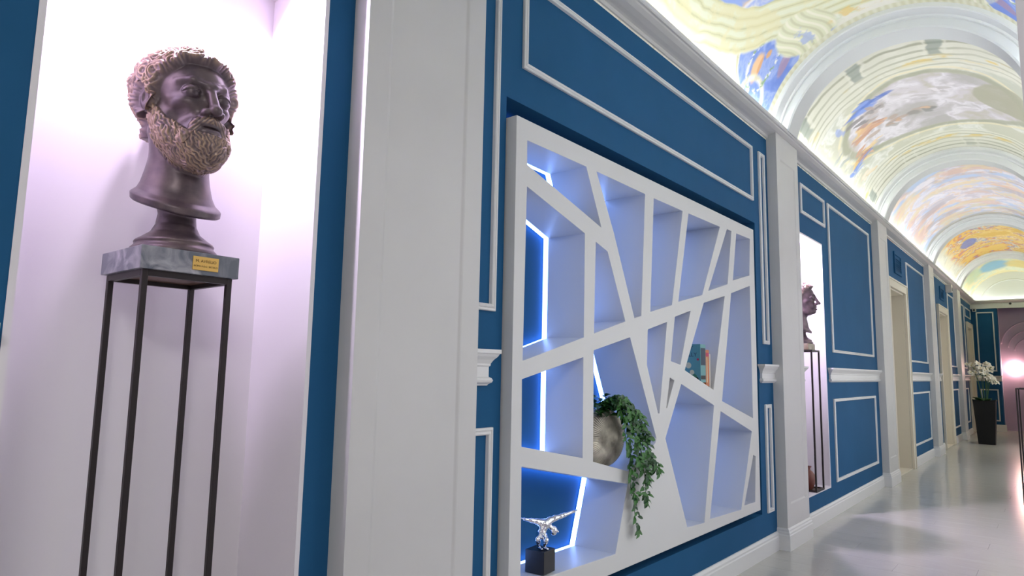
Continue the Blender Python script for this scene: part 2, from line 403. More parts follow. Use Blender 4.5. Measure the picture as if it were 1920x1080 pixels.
# slab() builds in y-z; turn it to face down the corridor
for v in wall_end.data.vertices:
    x_, y_, z_ = v.co; v.co = (y_, YEND+x_, z_)
moulding(-1.31, -1.01, 1.20, 2.42, wall_end, 'y', YEND); moulding(-1.31, -1.01, .20, .84, wall_end, 'y', YEND)
def rail_end(prof, x0, x1, nm):
    rings = [[(x0, YEND+.002, z), (x0, YEND-e_, z), (x1+e_*.5, YEND-e_, z), (x1+e_*.5, YEND+.002, z)] for e_, z in prof]
    return MB().rings(rings)
rail_end(RAIL, W, EX, 'chair_rail').build('chair_rail', M['trim_white'], wall_end)
tag(rail_end([(e_, z*1.25) for e_, z in BASE], W, EX+.03, 'b').build('baseboard_end', M['trim_white']), 'white skirting block at the foot of the end wall pier', 'skirting', kind='structure')
mural = tag(box_obj('wall_mural', EX-.3, WR+.4, YEND+.42, YEND+.5, 0, 3.3, M['end_mural']), 'lilac pink wall glowing around a round lamp at the corridor end', 'wall', kind='structure')
box_obj('reveal', EX-.10, EX-.0, YEND+.3, YEND+.42, 0, 3.3, M['trim_white'], mural)
box_obj('side_return', WR+.02, WR+.2, YEND, YEND+.42, 0, 3.3, M['end_mural'], mural)  # unseen return added to keep sky light from leaking in
# raised arcs on the lilac wall
for rr, yy_ in ((0.52, 1.72), (0.40, 1.66), (0.30, 1.60)):
    pts = [(-.42-rr*math.cos(a), YEND+.416, yy_+rr*math.sin(a)) for a in np.linspace(0.1, math.pi-.1, 28)]
    MB().tube(pts, .012, 6).build('arc_relief', M['end_mural'], mural, True)
# lunette above the end cornice
pts = [(VCX-(VR+.01)*math.cos(a), YEND-.01, VCZ+(VR+.01)*math.sin(a)) for a in np.linspace(0, math.pi, 41)]
lun = tag(link('wall_lunette', mesh('wall_lunette', pts+[(p[0], YEND+.06, p[2]) for p in pts], [tuple(range(41)), tuple(range(41, 82))[::-1]]+[(i, i+1, i+42, i+41) for i in range(40)]), M['vault_white']), 'plain white lunette closing the vault at the far end', 'wall', kind='structure')
MB().tube([(VCX-.56*math.cos(a), YEND-.012, VCZ+.02+.56*math.sin(a)) for a in np.linspace(.12, math.pi-.12, 36)], .014, 8).build('lunette_arc', M['vault_white'], lun, True)

# ---- barrel vault: painted bays between plain ribs
_tab = RNG.random((256, 256))
def vnoise(x, y):
    xi = np.floor(x).astype(int); yi = np.floor(y).astype(int); fx = x-xi; fy = y-yi
    fx = fx*fx*(3-2*fx); fy = fy*fy*(3-2*fy)
    a = _tab[xi % 256, yi % 256]; b_ = _tab[(xi+1) % 256, yi % 256]; c = _tab[xi % 256, (yi+1) % 256]; d = _tab[(xi+1) % 256, (yi+1) % 256]
    return (a*(1-fx)+b_*fx)*(1-fy)+(c*(1-fx)+d*fx)*fy
def fbm(x, y, o=5, g=0.55):
    s = 0; a = 1; t = 0
    for k in range(o): s = s+a*vnoise(x*2**k+17.3*k, y*2**k+9.1*k); t += a; a *= g
    return s/t
def sst(a, b_, x): t = np.clip((x-a)/(b_-a), 0, 1); return t*t*(3-2*t)
def lay(col, c, m): return col*(1-m[..., None])+np.array(c)*m[..., None]
def srgb(h): 
    v = np.array([int(h[i:i+2], 16)/255 for i in (0, 2, 4)]); return np.where(v <= .04045, v/12.92, ((v+.055)/1.055)**2.4)
def ell(T, Y, t0, y0, a, b_, rot=0.0):
    dx, dy = (T-t0), (Y-y0); c, s = math.cos(rot), math.sin(rot)
    return np.hypot((dx*c+dy*s)/a, (-dx*s+dy*c)/b_)
def clouds(T, Y, cols, seed, sx=2.0, sy=1.6, warp=.5, contrast=(.36, .64)):
    wx = fbm(T*3+seed, Y*2.4+seed*2)-.5; wy = fbm(T*3+seed*3, Y*2.4+5.5)-.5
    n = fbm((T+warp*wx)*sx*1.7+seed, (Y+warp*wy)*sy*1.7-seed, 6)
    t = sst(contrast[0], contrast[1], n)*(len(cols)-1)
    out = np.zeros(T.shape+(3,))
    for i, c in enumerate(cols): out += np.clip(1-np.abs(t-i), 0, 1)[..., None]*srgb(c)
    return out
def paint(bay, TH, Y):
    """TH = angle from the left springing (degrees); returns linear rgb"""
    T = VR*np.radians(TH-90.0)                    # arc length from the crown
    A = np.abs(T)
    wob = (fbm(T*5+bay, Y*5, 3)-.5); wob2 = (fbm(T*13+3, Y*13+bay)-.5)
    Tw = T+.06*wob; Yw = Y+.06*(fbm(T*5+40, Y*5+9, 3)-.5)
    if bay == 1:
        col = clouds(T, Y, ['f2f0e2', 'eceede', 'e0e3cc', 'f0ede0'], 3, 2.5, 2.2)
        fold = np.abs(np.sin(9*fbm(T*3.2+2, Y*3.2, 4)*3.1)); near = sst(.66, .80, A)
        col = lay(col, srgb('fbf6ea'), near*.8); col = lay(col, srgb('d9cfae'), near*sst(.16, .0, fold)*.75)
        rho = ell(np.abs(Tw), Yw, 0, 2.87, .69, .93)
        # spandrels of deep blue with a swag figure
        for sy in (1, -1):
            yc = 2.87+sy*1.07
            e = ell(A+.03*wob, Yw, .71, yc, .27, .42, -.25*sy)
            m_ = sst(1.0, .94, e)*sst(1.33, 1.37, rho)
            sky = clouds(T, Y, ['6f8ad6', '7f98dc', 'a0b2e4', '7690da'], 9, 2.4, 2.2)
            col = col*(1-m_[..., None])+sky*m_[..., None]
            ring = sst(.05, .0, np.abs(e-1.03))*sst(1.33, 1.37, rho); col = lay(col, srgb('c9c79a'), ring*.9)
            body = sst(1, .55, ell(A+.05*wob2, Y+.05*wob, .76, yc-.10*sy, .11, .05, .4*sy)); col = lay(col, srgb('ecc49a'), body); body = sst(1, .5, ell(A+.05*wob2, Y, .74, yc-.08*sy, .06, .022, .4*sy)); col = lay(col, srgb('d99f72'), body*.8)
            body = sst(1, .6, ell(A+.03*wob2, Y, .655, yc-.06*sy, .035, .028)); col = lay(col, srgb('dcae84'), body); vol = sst(.24, .0, np.abs(ell(A, Y, .93, yc-.02*sy, .13, .16)-1)); col = lay(col, srgb('f6f1e2'), vol); col = lay(col, srgb('cfc6a4'), vol*sst(.5, .6, fbm(T*18, Y*18))*.7)
            bod2 = sst(1, .7, ell(A+.03*wob, Y, .62, yc+.16*sy, .12, .05, .5)); col = lay(col, srgb('b98f95'), bod2*.6)
            wre = sst(.20, .0, np.abs(ell(A, Y, .72, yc-.07*sy, .17, .14)-1))*sst(.52, .62, fbm(T*40, Y*40, 2)); col = lay(col, srgb('f4f3ea'), wre)
            wre = sst(.22, .0, np.abs(ell(A, Y, .72, yc-.07*sy, .17, .14)-1))*sst(.60, .68, fbm(T*44+7, Y*44, 2)); col = lay(col, srgb('8fae84'), wre)
        fr = sst(.98, 1.0, rho)*sst(1.36, 1.33, rho)
        band = .5+.5*np.cos((rho-1.0)/.36*2*math.pi*4.5)
        frc = srgb('e6e8d0')*np.ones_like(col); frc = lay(frc, srgb('d9d7b0'), sst(.3, .8, band)*.8); frc = lay(frc, srgb('b5b382'), sst(.9, 1.0, band)*.5)
        frc = lay(frc, srgb('e4dcb0'), sst(.52, .62, fbm(T*7, Y*7))*.6)
        col = col*(1-fr[..., None])+frc*fr[..., None]
        m_ = sst(1.0, .985, rho)
        sky = clouds(T, Y, ['7f9ae0', 'aebce8', 'e9e6ee', 'd9c3b4', '93a9e3'], 21, 1.6, 1.5)
        col = col*(1-m_[..., None])+sky*m_[..., None]
        # curling brackets where the frame meets the rib
        for sy in (1, -1):
            c0 = 2.87+sy*1.16
            u = A-.42; v = (Y-c0)*sy
            wv = u+.05*np.sin(v*9+.6)+.5*v*v
            sw = .5+.5*np.cos(2*math.pi*wv/.062)
            m_ = sst(1.05, .9, ell(A, Y, .43, c0, .17, .25, .35*sy))
            col = lay(col, srgb('e3e4c6'), m_); col = lay(col, srgb('b3b088'), m_*sst(.72, 1, sw)*.45); col = lay(col, srgb('f3f0dc'), m_*sst(.3, .0, sw)); col = lay(col, srgb('a9b7dc'), m_*sst(.62, .7, fbm(T*9+2, Y*9))*.8)
            gd = sst(1, .7, ell(A+.03*wob2, Y, .12, 2.87+sy*1.25, .2, .07)); col = lay(col, srgb('e3c87a'), gd*sst(.45, .6, fbm(T*16, Y*16))*.8)
        edge = np.minimum(Y-1.465, 4.28-Y); m_ = sst(.06, .05, edge); col = lay(col, srgb('e9e8d2'), m_); m_ = m_*(.5+.5*np.cos(T*150)); col = lay(col, srgb('cfcba6'), m_*.6)
        return col
    if bay == 2:
        col = clouds(T, Y, ['c9ccbd', 'dcddd3', 'eeeee8', 'd0d0bf'], 5, 2.2, 1.4)
        y0, y1 = 4.73, 7.38; e0 = Yw-y0; e1 = y1-Yw; ee = np.minimum(e0, e1*1.0)
        st = .5+.5*np.cos((ee+.6*ee*ee)*2*math.pi/.135); zone = sst(.62, .55, ee)
        col = lay(col, srgb('e6e5d8'), zone*.8); col = lay(col, srgb('a7a892'), zone*sst(.62, .95, st)*(.25+.6*fbm(T*2.2+8, Y*2, 2))); col = lay(col, srgb('8f8f78'), zone*sst(.03, .0, np.abs(ee-.13))*.5)
        mod = sst(.10, .07, np.abs(((T+2+.1*wob)*2.1) % 1-.5))*sst(.34, .31, ee)*sst(.05, .07, ee)*sst(.42, .52, fbm(T*2+5, Y*.3+(Y > 6)*7, 2)); col = lay(col, srgb('8b958f'), mod*.75); col = lay(col, srgb('e9e8de'), sst(.03, .0, np.abs(np.abs(((T+2+.1*wob)*2.1) % 1-.5)-.12))*sst(.34, .31, ee)*.6)
        gold = sst(.50, .62, fbm(T*6+4, Y*9))*sst(.10, .0, np.abs(ee-.40)); col = lay(col, srgb('dfc877'), gold*.9)
        rho = ell(Tw, Yw, -.02, 5.98, .66, .60)
        sky = clouds(T, Y, ['b9b6b6', 'cbc6cc', 'e9e5ec', 'd3cdd4', 'c3beb4'], 33, 1.5, 1.3, .5, (.3, .7))
        m_ = sst(1.02, .97, rho); col = col*(1-m_[..., None])+sky*m_[..., None]
        col = lay(col, srgb('a3a48f'), sst(.09, .03, np.abs(rho-1.05))*.8)
        col = lay(col, srgb('efe6c8'), sst(.05, .0, np.abs(rho-1.16))*.8)
        # dark lobed cloud bank on the far side
        col = lay(col, srgb('adac98'), sst(1.0, .9, ell(Tw, Yw, .52, 5.85, .24, .34))*.9)
        # figure group: blue drapery, ochre and rose flesh, grey shadow
        rs = random.Random(19)
        strokes = []
        for (n_, t, y, st_, sy_, cols) in [(16, -.38, 5.52, .13, .05, ['6f8bd8', '7c97de', '8ea5e2', '5f7ccb']), (26, -.48, 5.92, .12, .10, ['dcb79a', 'd2a68c', 'ecc9a4', 'c29a86', 'e6c37c', 'b79086']), (18, -.64, 6.28, .10, .08, ['dab498', 'cfa48c', 'ead0a8', 'b98f80', 'e8cc86']),
                                          (9, -.72, 6.36, .10, .04, ['7b97dc', '6a8ad4', '93abe2']), (14, -.20, 6.08, .16, .06, ['b9a59a', '9c9794', 'd8b99c', '8f8d8c', 'cfa98c']), (14, -.45, 5.70, .16, .07, ['a59c9c', '8f8a8e', 'c6bcbc', 'b7a5a0']), (14, -.80, 6.0, .10, .30, ['d2d0c6', 'c2c3b8', 'e2e0d8', 'b4b9b6']), (10, -.78, 6.62, .10, .12, ['e6dac2', 'e6cc94', 'd9cdb8', 'efe6d6']), (8, .05, 5.75, .2, .08, ['efeaf0', 'd6d0d6', 'c2bcc0'])]:
            for q in range(n_): strokes.append((rs.gauss(t, st_*.6), rs.gauss(y, sy_*.7), rs.uniform(.05, .12), rs.uniform(.018, .046), rs.uniform(-.3, 1.3), rs.choice(cols), rs.uniform(.6, 1)))
        rs.shuffle(strokes)
        n1 = fbm(T*9, Y*9, 3)-.5; n2 = fbm(T*9+31, Y*9+7, 3)-.5
        for (t, y, a, b_, rt, c, k) in strokes:
            ww = ell(T+.08*n1, Y+.08*n2, t, y, a, b_, rt)
            m_ = sst(1.0, .6, ww)*k
            col = col*(1-m_[..., None])+srgb(c)*m_[..., None]
        return col
    if bay == 3:
        col = clouds(T, Y, ['cfcad2', 'dfd9e4', 'f0ecf2', 'e6d2c8', 'ecdfd0', 'd3d8ec', 'efecf4'], 51, 2.6, 1.2, .7, (.28, .70))
        g = sst(.50, .62, fbm(T*2.6+9, Y*4.4)); col = lay(col, srgb('dfb9a2'), g*.6)
        g = sst(.54, .64, fbm(T*2.2+31, Y*3.4+2)); col = lay(col, srgb('b3abb4'), g*.6)
        g = sst(.56, .66, fbm(T*2.4+71, Y*3.4+8)); col = lay(col, srgb('bcd2f0'), g*.8)
        g = sst(.55, .65, fbm(T*3+11, Y*5+28)); col = lay(col, srgb('e6d8b2'), g*.6)
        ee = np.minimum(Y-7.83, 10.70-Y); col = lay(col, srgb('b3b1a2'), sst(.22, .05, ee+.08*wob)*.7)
        return col
    if bay == 4:
        col = clouds(T, Y, ['dcdccf', 'ecebe0', 'd2d2c2', 'e8e4d0'], 61, 2.4, 1.6)
        m_ = sst(.72, .55, A+.2*wob); c2 = clouds(T, Y, ['d9b45e', 'e9d08a', 'c98f5a', 'f0e2b4', '8f9fc8', 'd77f52', 'e6c46e'], 77, 2.6, 1.7, .9, (.3, .7))
        col = col*(1-m_[..., None])+c2*m_[..., None]
        g = sst(1.0, .8, ell(Tw, Yw, -.35, 12.4, .14, .35)); col = lay(col, srgb('6079c4'), g*.8)
        return col
    if bay == 0:
        return clouds(T, Y, ['e8e6cf', 'd9dcc0', 'c6d0e6', 'f2efe0'], 91, 2, 1.6)
    col = clouds(T, Y, ['e3e6d0', 'cfdcc8', 'efe9c8', 'e6dcae'], 83, 2.2, 1.3)
    g = sst(1.0, .6, ell(Tw, Yw, -.22, 15.5, .30, .75)); col = lay(col, srgb('6fb0d8'), g*.85)
    g = sst(1.0, .6, ell(Tw, Yw, .20, 15.6, .30, .65)); col = lay(col, srgb('dcc878'), g*.8)
    g = sst(1.0, .6, ell(Tw, Yw, -.60, 15.4, .22, .7)); col = lay(col, srgb('bcd0b0'), g*.7)
    return col
ceiling = tag(empty('ceiling', (VCX, 0, VCZ)), 'barrel vaulted ceiling painted with clouds, figures and mock architecture', 'ceiling', kind='structure')
def vault_bay(bay, y0, y1, na, ny):
    th = np.linspace(-4, 184, na); ys = np.linspace(y0, y1, ny)
    TH, YY = np.meshgrid(th, ys, indexing='ij')
    a = np.radians(TH)
    X = -VR*np.cos(a); Z = VR*np.sin(a)
    co = np.stack([X, YY, Z], -1).reshape(-1, 3)
    idx = np.arange(na*ny).reshape(na, ny)
    f = np.stack([idx[:-1, :-1], idx[:-1, 1:], idx[1:, 1:], idx[1:, :-1]], -1).reshape(-1, 4)
    me = bpy.data.meshes.new('vault_bay'); me.from_pydata(co.tolist(), [], f.tolist()); smooth(me)
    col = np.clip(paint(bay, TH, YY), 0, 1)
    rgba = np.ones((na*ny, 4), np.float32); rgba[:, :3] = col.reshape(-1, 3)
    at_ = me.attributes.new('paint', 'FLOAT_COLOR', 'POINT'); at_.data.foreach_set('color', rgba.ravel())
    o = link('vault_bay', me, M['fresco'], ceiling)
    return o
RIBS = [(p, p+PW-.02) for p in PIL]
edges = [Y0]+[q for r_ in RIBS for q in r_]+[YEND]
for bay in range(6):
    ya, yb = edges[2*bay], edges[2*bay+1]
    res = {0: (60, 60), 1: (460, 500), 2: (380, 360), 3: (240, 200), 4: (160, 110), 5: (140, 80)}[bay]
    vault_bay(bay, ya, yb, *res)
# outer shell so no light leaks over the vault
box_obj('vault_roof', W-.3-VCX, WR+.25-VCX, Y0-.1, YEND+.55, .78, .86, M['vault_white'], ceiling)
def rib(y0, y1):
    ro, r1, ri, q = VR+.03, .712, .645, .115
    half = [(ro, 0), (r1+.006, 0), (r1, .008), (r1, q-.022), (r1-.012, q-.020), (r1-.016, q-.008), (r1-.010, q-.002), (ri+.010, q), (ri, q+.008)]
    prof = [(r_, y0+d_) for r_, d_ in half]+[(r_, y1-d_) for r_, d_ in half[::-1]]
    rings = [[(-r_*math.cos(a), y, r_*math.sin(a)) for r_, y in prof] for a in np.linspace(math.radians(14), math.radians(166), 73)]
    MB().rings(rings).build('arch_rib', M['vault_white'], ceiling, True, .5)
for r_ in RIBS: rib(*r_)

# ================================================================= SHELF UNIT
XS0, XS1 = W-0.130, W+0.040          # back and front of the white lattice
def c5(x, y): return (930+x*.42588, 180+y*.42593)
def c6(x, y): return (930+x*.44444, 600+y*.44444)
CELLS = [
 [c5(138,195), c5(398,311), c5(465,580), c5(138,302)],
 [c5(443,332), c5(657,432), c5(640,968), c5(610,978), c5(520,604)],
 [c5(695,450), c5(822,506), c5(775,920), c5(680,950)],
 [c5(848,517), c5(986,576), c5(908,876), c5(803,906)],
 [c5(1017,586), c5(1037,595), c5(1020,828), c5(935,858)],
 [c5(1058,605), c5(1118,629), c5(1116,790), c5(1043,812)],
 [c5(137,398), c5(392,605), c6(371,73), c6(113,172)],
 [c5(440,642), c5(492,685), c5(570,992), c5(432,1045)],
 [c6(110,250), c6(369,157), c6(366,583), c6(108,535)],
 [c6(413,128), c6(566,73), c6(677,498), c6(672,520), c6(556,638), c6(410,598)],
 [c6(641,40), c6(722,8), c6(690,394), c6(684,394), c6(637,190)],
 [(1265.6,594), (1295,582.5), (1276,684), (1258,677)],
 [(1319.7,568), (1359,555), (1338,731), (1284,694)],
 [(1371,550), (1406,536), (1412,784), (1354,752)],
 [c6(734,243), c6(753,255), c6(722,372), c6(719,370)],
 [c6(782,270), c6(920,360), c6(880,855), c6(808,875), c6(715,500)],
 [c6(948,385), c6(1080,470), c6(1035,800), c6(903,840)],
 [c6(1086,570), c6(1096,575), c6(1094,768), c6(1048,783)],
 [c6(108,619), c6(556,692), (1154,1039), (1022,1083), (976,1098)],
]
cells = [[on_x(px, py, XS1) for px, py in cl] for cl in CELLS]
SH = (1.656, 3.886, 0.292, 1.901)
shelf = tag(empty('display_shelf', (W, (SH[0]+SH[1])/2, SH[2])), 'large white wall shelf of angular slanted compartments lit blue from behind', 'shelf')
SO = Vector(shelf.location)
def shelf_child(o):
    for v in o.data.vertices: v.co -= SO
    o.parent = shelf; return o
shelf_child(slab('lattice', rect(SH[0], SH[1], SH[2], SH[3]), cells, XS0, XS1, M['shelf_white'], None, bevel=.0025))
for v in shelf.children[0].data.vertices:
    if v.co.x+SO.x < W-.1: v.co.x += back_off(v.co.y+SO.y)
# two fixing battens hold the lattice to the recess back
for y_ in (SH[0]+.012, SH[1]-.012): shelf_child(MB().box(W-.16+back_off(y_), XS0+back_off(y_), y_-.008, y_+.008, SH[2]+.03, SH[3]-.03).build('fixing_batten', M['shelf_white']))
for cl in cells:
    n = len(cl); cy = sum(p[0] for p in cl)/n; cz = sum(p[1] for p in cl)/n
    area = sum(cl[i][0]*cl[(i+1) % n][1]-cl[(i+1) % n][0]*cl[i][1] for i in range(n))
    sgn = 1 if area > 0 else -1
    out = []
    for i in range(n):     # offset outline outwards by 4 mm
        a, b_, c = Vector(cl[i-1]), Vector(cl[i]), Vector(cl[(i+1) % n])
        d1 = (b_-a).normalized(); d2 = (c-b_).normalized()
        n1 = Vector((d1.y, -d1.x))*sgn; n2 = Vector((d2.y, -d2.x))*sgn
        m_ = (n1+n2); m_ = m_/max(.35, m_.length_squared/2)
        out.append(b_+m_*.003)
    mb = MB()
    ring_f = [(W-.133+back_off(p[0]), p[0], p[1]) for p in out]; ring_b = [(W-.157+back_off(p[0]), p[0], p[1]) for p in out]
    vs = ring_f+ring_b
    me = bpy.data.meshes.new('led_strip'); me.from_pydata(vs, [], [(i, (i+1) % n, n+(i+1) % n, n+i) for i in range(n)])
    shelf_child(link('led_strip', me, M['shelf_led']))

# ================================================================= LAMPS
def area_lamp(name, loc, rot, size, power, col, shape='DISK', size_y=None, spread=None):
    L = bpy.data.lights.new(name, 'AREA'); L.shape = shape; L.size = size
    if size_y: L.size_y = size_y
    if spread: L.spread = spread
    L.energy = power; L.color = col
    o = bpy.data.objects.new(name, L); C.objects.link(o); o.location = loc; o.rotation_euler = rot; return o
def downlight(loc, label, power, tilt):
    t = tag(empty('niche_downlight', loc), label, 'downlight', 'niche downlights')
    MB().lathe([(.022, 0), (.034, -.001), (.036, -.004), (.034, -.007), (.024, -.006), (.022, -.001)], n=24).build('trim_ring', M['trim_white'], t, True)
    MB().lathe([(.0, -.0025), (.021, -.0025), (.021, -.001), (.0, -.001)], n=20).build('bulb', M['niche_bulb'], t)
    l = area_lamp('niche_lamp', (0, 0, -.012), (0, math.radians(-tilt), 0), .045, power, (0.88, 0.72, 1.0)); l.parent = t
downlight((-1.554, 0.63, 2.068), 'recessed round downlight in the top of the near bust niche', NICHE_W, 40)
downlight((-1.554, 5.225, 2.068), 'recessed round downlight in the top of the far bust niche', NICHE_FAR_W, 26)
lp = tag(empty('added_fill_panel', (1.2, -0.9, 2.75)), 'unseen square panel added on the lobby ceiling as fill light', 'ceiling light')  # panel added out of view for fill light near the camera
MB().box(-.42, .42, -.42, .42, -.03, 0).build('panel_frame', M['trim_white'], lp)
MB().box(-.39, .39, -.39, .39, -.034, -.031).build('diffuser', M['lobby_fill_panel'], lp)
l = area_lamp('lobby_fill_lamp', (0, 0, -.04), (0, 0, 0), .78, LOBBY_FILL_W, (1.0, 0.98, 0.95), 'SQUARE'); l.parent = lp
# round pink lamp on the mural wall
gl = tag(empty('wall_globe_lamp', (-.73, YEND+.42, 1.27)), 'round glowing pinkish lamp on the lilac end wall', 'lamp')
MB().lathe([(0, 0), (.05, 0), (.05, .012), (0, .012)], n=24).build('mount', M['trim_white'], gl).rotation_euler = (math.pi/2, 0, 0)
g = MB(); g.rings([[(.10*math.cos(p)*math.cos(t), -.075+.06*math.sin(p), .10*math.cos(p)*math.sin(t)) for t in np.linspace(0, 2*math.pi, 25)[:-1]] for p in np.linspace(-1.45, 1.45, 13)])
g.build('globe', M['end_globe'], gl, True)

# ================================================================= BUSTS (signed distance field -> surface nets)
def _len(*a): return np.sqrt(sum(x*x for x in a))
def s_ell(P, c, r):
    q = [(P[i]-c[i])/r[i] for i in range(3)]; k = _len(*q); g = _len(*[q[i]/r[i] for i in range(3)])
    return k*(k-1)/np.maximum(g, 1e-6)
def s_sph(P, c, r): return _len(P[0]-c[0], P[1]-c[1], P[2]-c[2])-r
def s_cap(P, a, b, ra, rb=None):
    rb = ra if rb is None else rb
    d = np.array(b)-np.array(a); L2 = float(d@d)
    t = np.clip(((P[0]-a[0])*d[0]+(P[1]-a[1])*d[1]+(P[2]-a[2])*d[2])/L2, 0, 1)
    return _len(P[0]-a[0]-t*d[0], P[1]-a[1]-t*d[1], P[2]-a[2]-t*d[2])-(ra+(rb-ra)*t)
def smin(a, b, k): h = np.clip(.5+.5*(b-a)/k, 0, 1); return b*(1-h)+a*h-k*h*(1-h)
def smax(a, b, k): return -smin(-a, -b, k)
def sym(P): return (P[0], np.abs(P[1]), P[2])

def head_sdf(P, beard):
    S = sym(P)
    d = s_ell(P, (-.026, 0, .350), (.104, .081, .084))
    d = smin(d, s_ell(P, (.028, 0, .305), (.064, .058, .098)), .03)
    d = smin(d, s_ell(P, (.040, 0, .232), (.050, .044, .052)), .03)          # jaw
    d = smin(d, s_cap(S, (-.002, .045, .265), (.050, .024, .200), .018, .014), .03)
    d = smin(d, s_cap(P, (-.026, 0, .085), (-.020, 0, .27), .060, .056), .025)  # neck
    d = smin(d, s_cap(S, (-.02, .05, .24), (.015, .012, .125), .012, .012), .03)  # neck muscle
    # forehead, brow, cheekbone
    d = smin(d, s_cap(S, (.0885, .010, .338), (.0765, .032, .3455), .0085, .0075), .008)
    d = smin(d, s_cap(S, (.0765, .032, .3455), (.0560, .050, .3400), .0075, .0060), .010)
    d = smin(d, s_ell(S, (.058, .039, .290), (.023, .018, .013)), .02)
    d = smax(d, -s_ell(S, (.082, .056, .262), (.030, .018, .020)), .022)
    # sockets
    d = smax(d, -s_ell(S, (.103, .032, .318), (.024, .0225, .0165)), .010)
    # eyes with lids
    ey = (.0745, .0315, .3165)
    d = smin(d, s_sph(S, ey, .0165), .002)
    arch = (S[1]-.0315)/.018
    up = np.maximum(s_sph(S, ey, .0190), (ey[2]+.0062-.0070*arch**2)-P[2]); up = np.maximum(up, P[2]-(ey[2]+.0150))
    d = smin(d, up, .0015)
    lo = np.maximum(s_sph(S, ey, .0184), P[2]-(ey[2]-.0072+.0050*arch**2)); lo = np.maximum(lo, (ey[2]-.0135)-P[2]); d = smin(d, lo, .0025)
    # nose
    d = smin(d, s_cap(P, (.089, 0, .336), (.116, 0, .275), .0080, .0108), .010)
    d = smin(d, s_sph(P, (.1195, 0, .2725), .0118), .006)
    d = smin(d, s_ell(S, (.1050, .0155, .2695), (.0145, .0082, .0092)), .005)
    d = smax(d, -s_ell(S, (.114, .0084, .2605), (.0075, .0042, .0050)), .003)
    # mouth
    d = smin(d, s_ell(P, (.080, 0, .242), (.024, .030, .024)), .016)
    d = smin(d, s_ell(P, (.0975, 0, .2430), (.0090, .021, .0054)), .005)
    d = smin(d, s_ell(P, (.0995, 0, .2285), (.0098, .0180, .0062)), .005)
    d = smax(d, -s_ell(P, (.111, 0, .2365), (.020, .0235, .0040)), .0015)
    d = smin(d, s_ell(P, (.080, 0, .208), (.019, .020, .018)), .018)            # chin
    # ears
    ear = smax(s_ell(S, (-.012, .078, .307), (.017, .012, .031)), -s_ell(S, (-.006, .092, .309), (.0085, .011, .018)), .004)
    d = smin(d, ear, .006)
    if beard:
        d = smin(d, s_ell(P, (.056, 0, .208), (.048, .046, .050)), .02)
        d = smin(d, s_ell(P, (.076, 0, .190), (.028, .032, .034)), .02)
        d = smin(d, s_cap(S, (.006, .058, .288), (.040, .044, .222), .015, .018), .018)
        m_ = smin(s_cap(S, (.103, .003, .2545), (.094, .024, .2475), .0078, .0086), s_cap(S, (.094, .024, .2475), (.080, .037, .2050), .0086, .0090), .004)
        d = smin(d, m_, .003)
    return d
HS, HSZ = 1.05, 0.945
def to_head(x, y, z): return ((x+.006)/HS-.012, y/HS, (z-.177)/HSZ+.145)
def bust_sdf(P, beard):
    x, y, z = P
    # foot + stem (turned)
    r = np.hypot(x+.005, y)
    zz = np.array([-.01, .0, .004, .010, .016, .020, .024, .028, .034, .048, .066, .090, .112, .14])
    rr = np.array([.088, .088, .089, .086, .080, .078, .080, .077, .068, .050, .041, .038, .042, .050])
    stem = (r-np.interp(z, zz, rr))*.75
    d = np.maximum(np.maximum(stem, -z), z-.130)
    # flared neck cut
    zc = z+.36*(x+.02)                                   # cut plane tilts down to the front
    fl = np.interp(zc, [.102, .108, .112, .124, .128, .136, .150, .168, .19, .21], [.070, .082, .087, .088, .085, .075, .066, .058, .046, .03])
    ry = np.hypot((x+.012)/1.0, y/1.05)
    fd = (ry-fl)*.7
    fd = np.maximum(np.maximum(fd, .108-zc), z-.20)
    d = smin(d, fd, .006)
    m_ = z > .07
    if m_.any():
        Q = (x[m_], y[m_], z[m_]); h = head_sdf(to_head(*Q), beard)*HSZ
        h = np.maximum(h, .118-(Q[2]+.36*(Q[0]+.02)))
        d[m_] = smin(d[m_], h, .024)
    return d
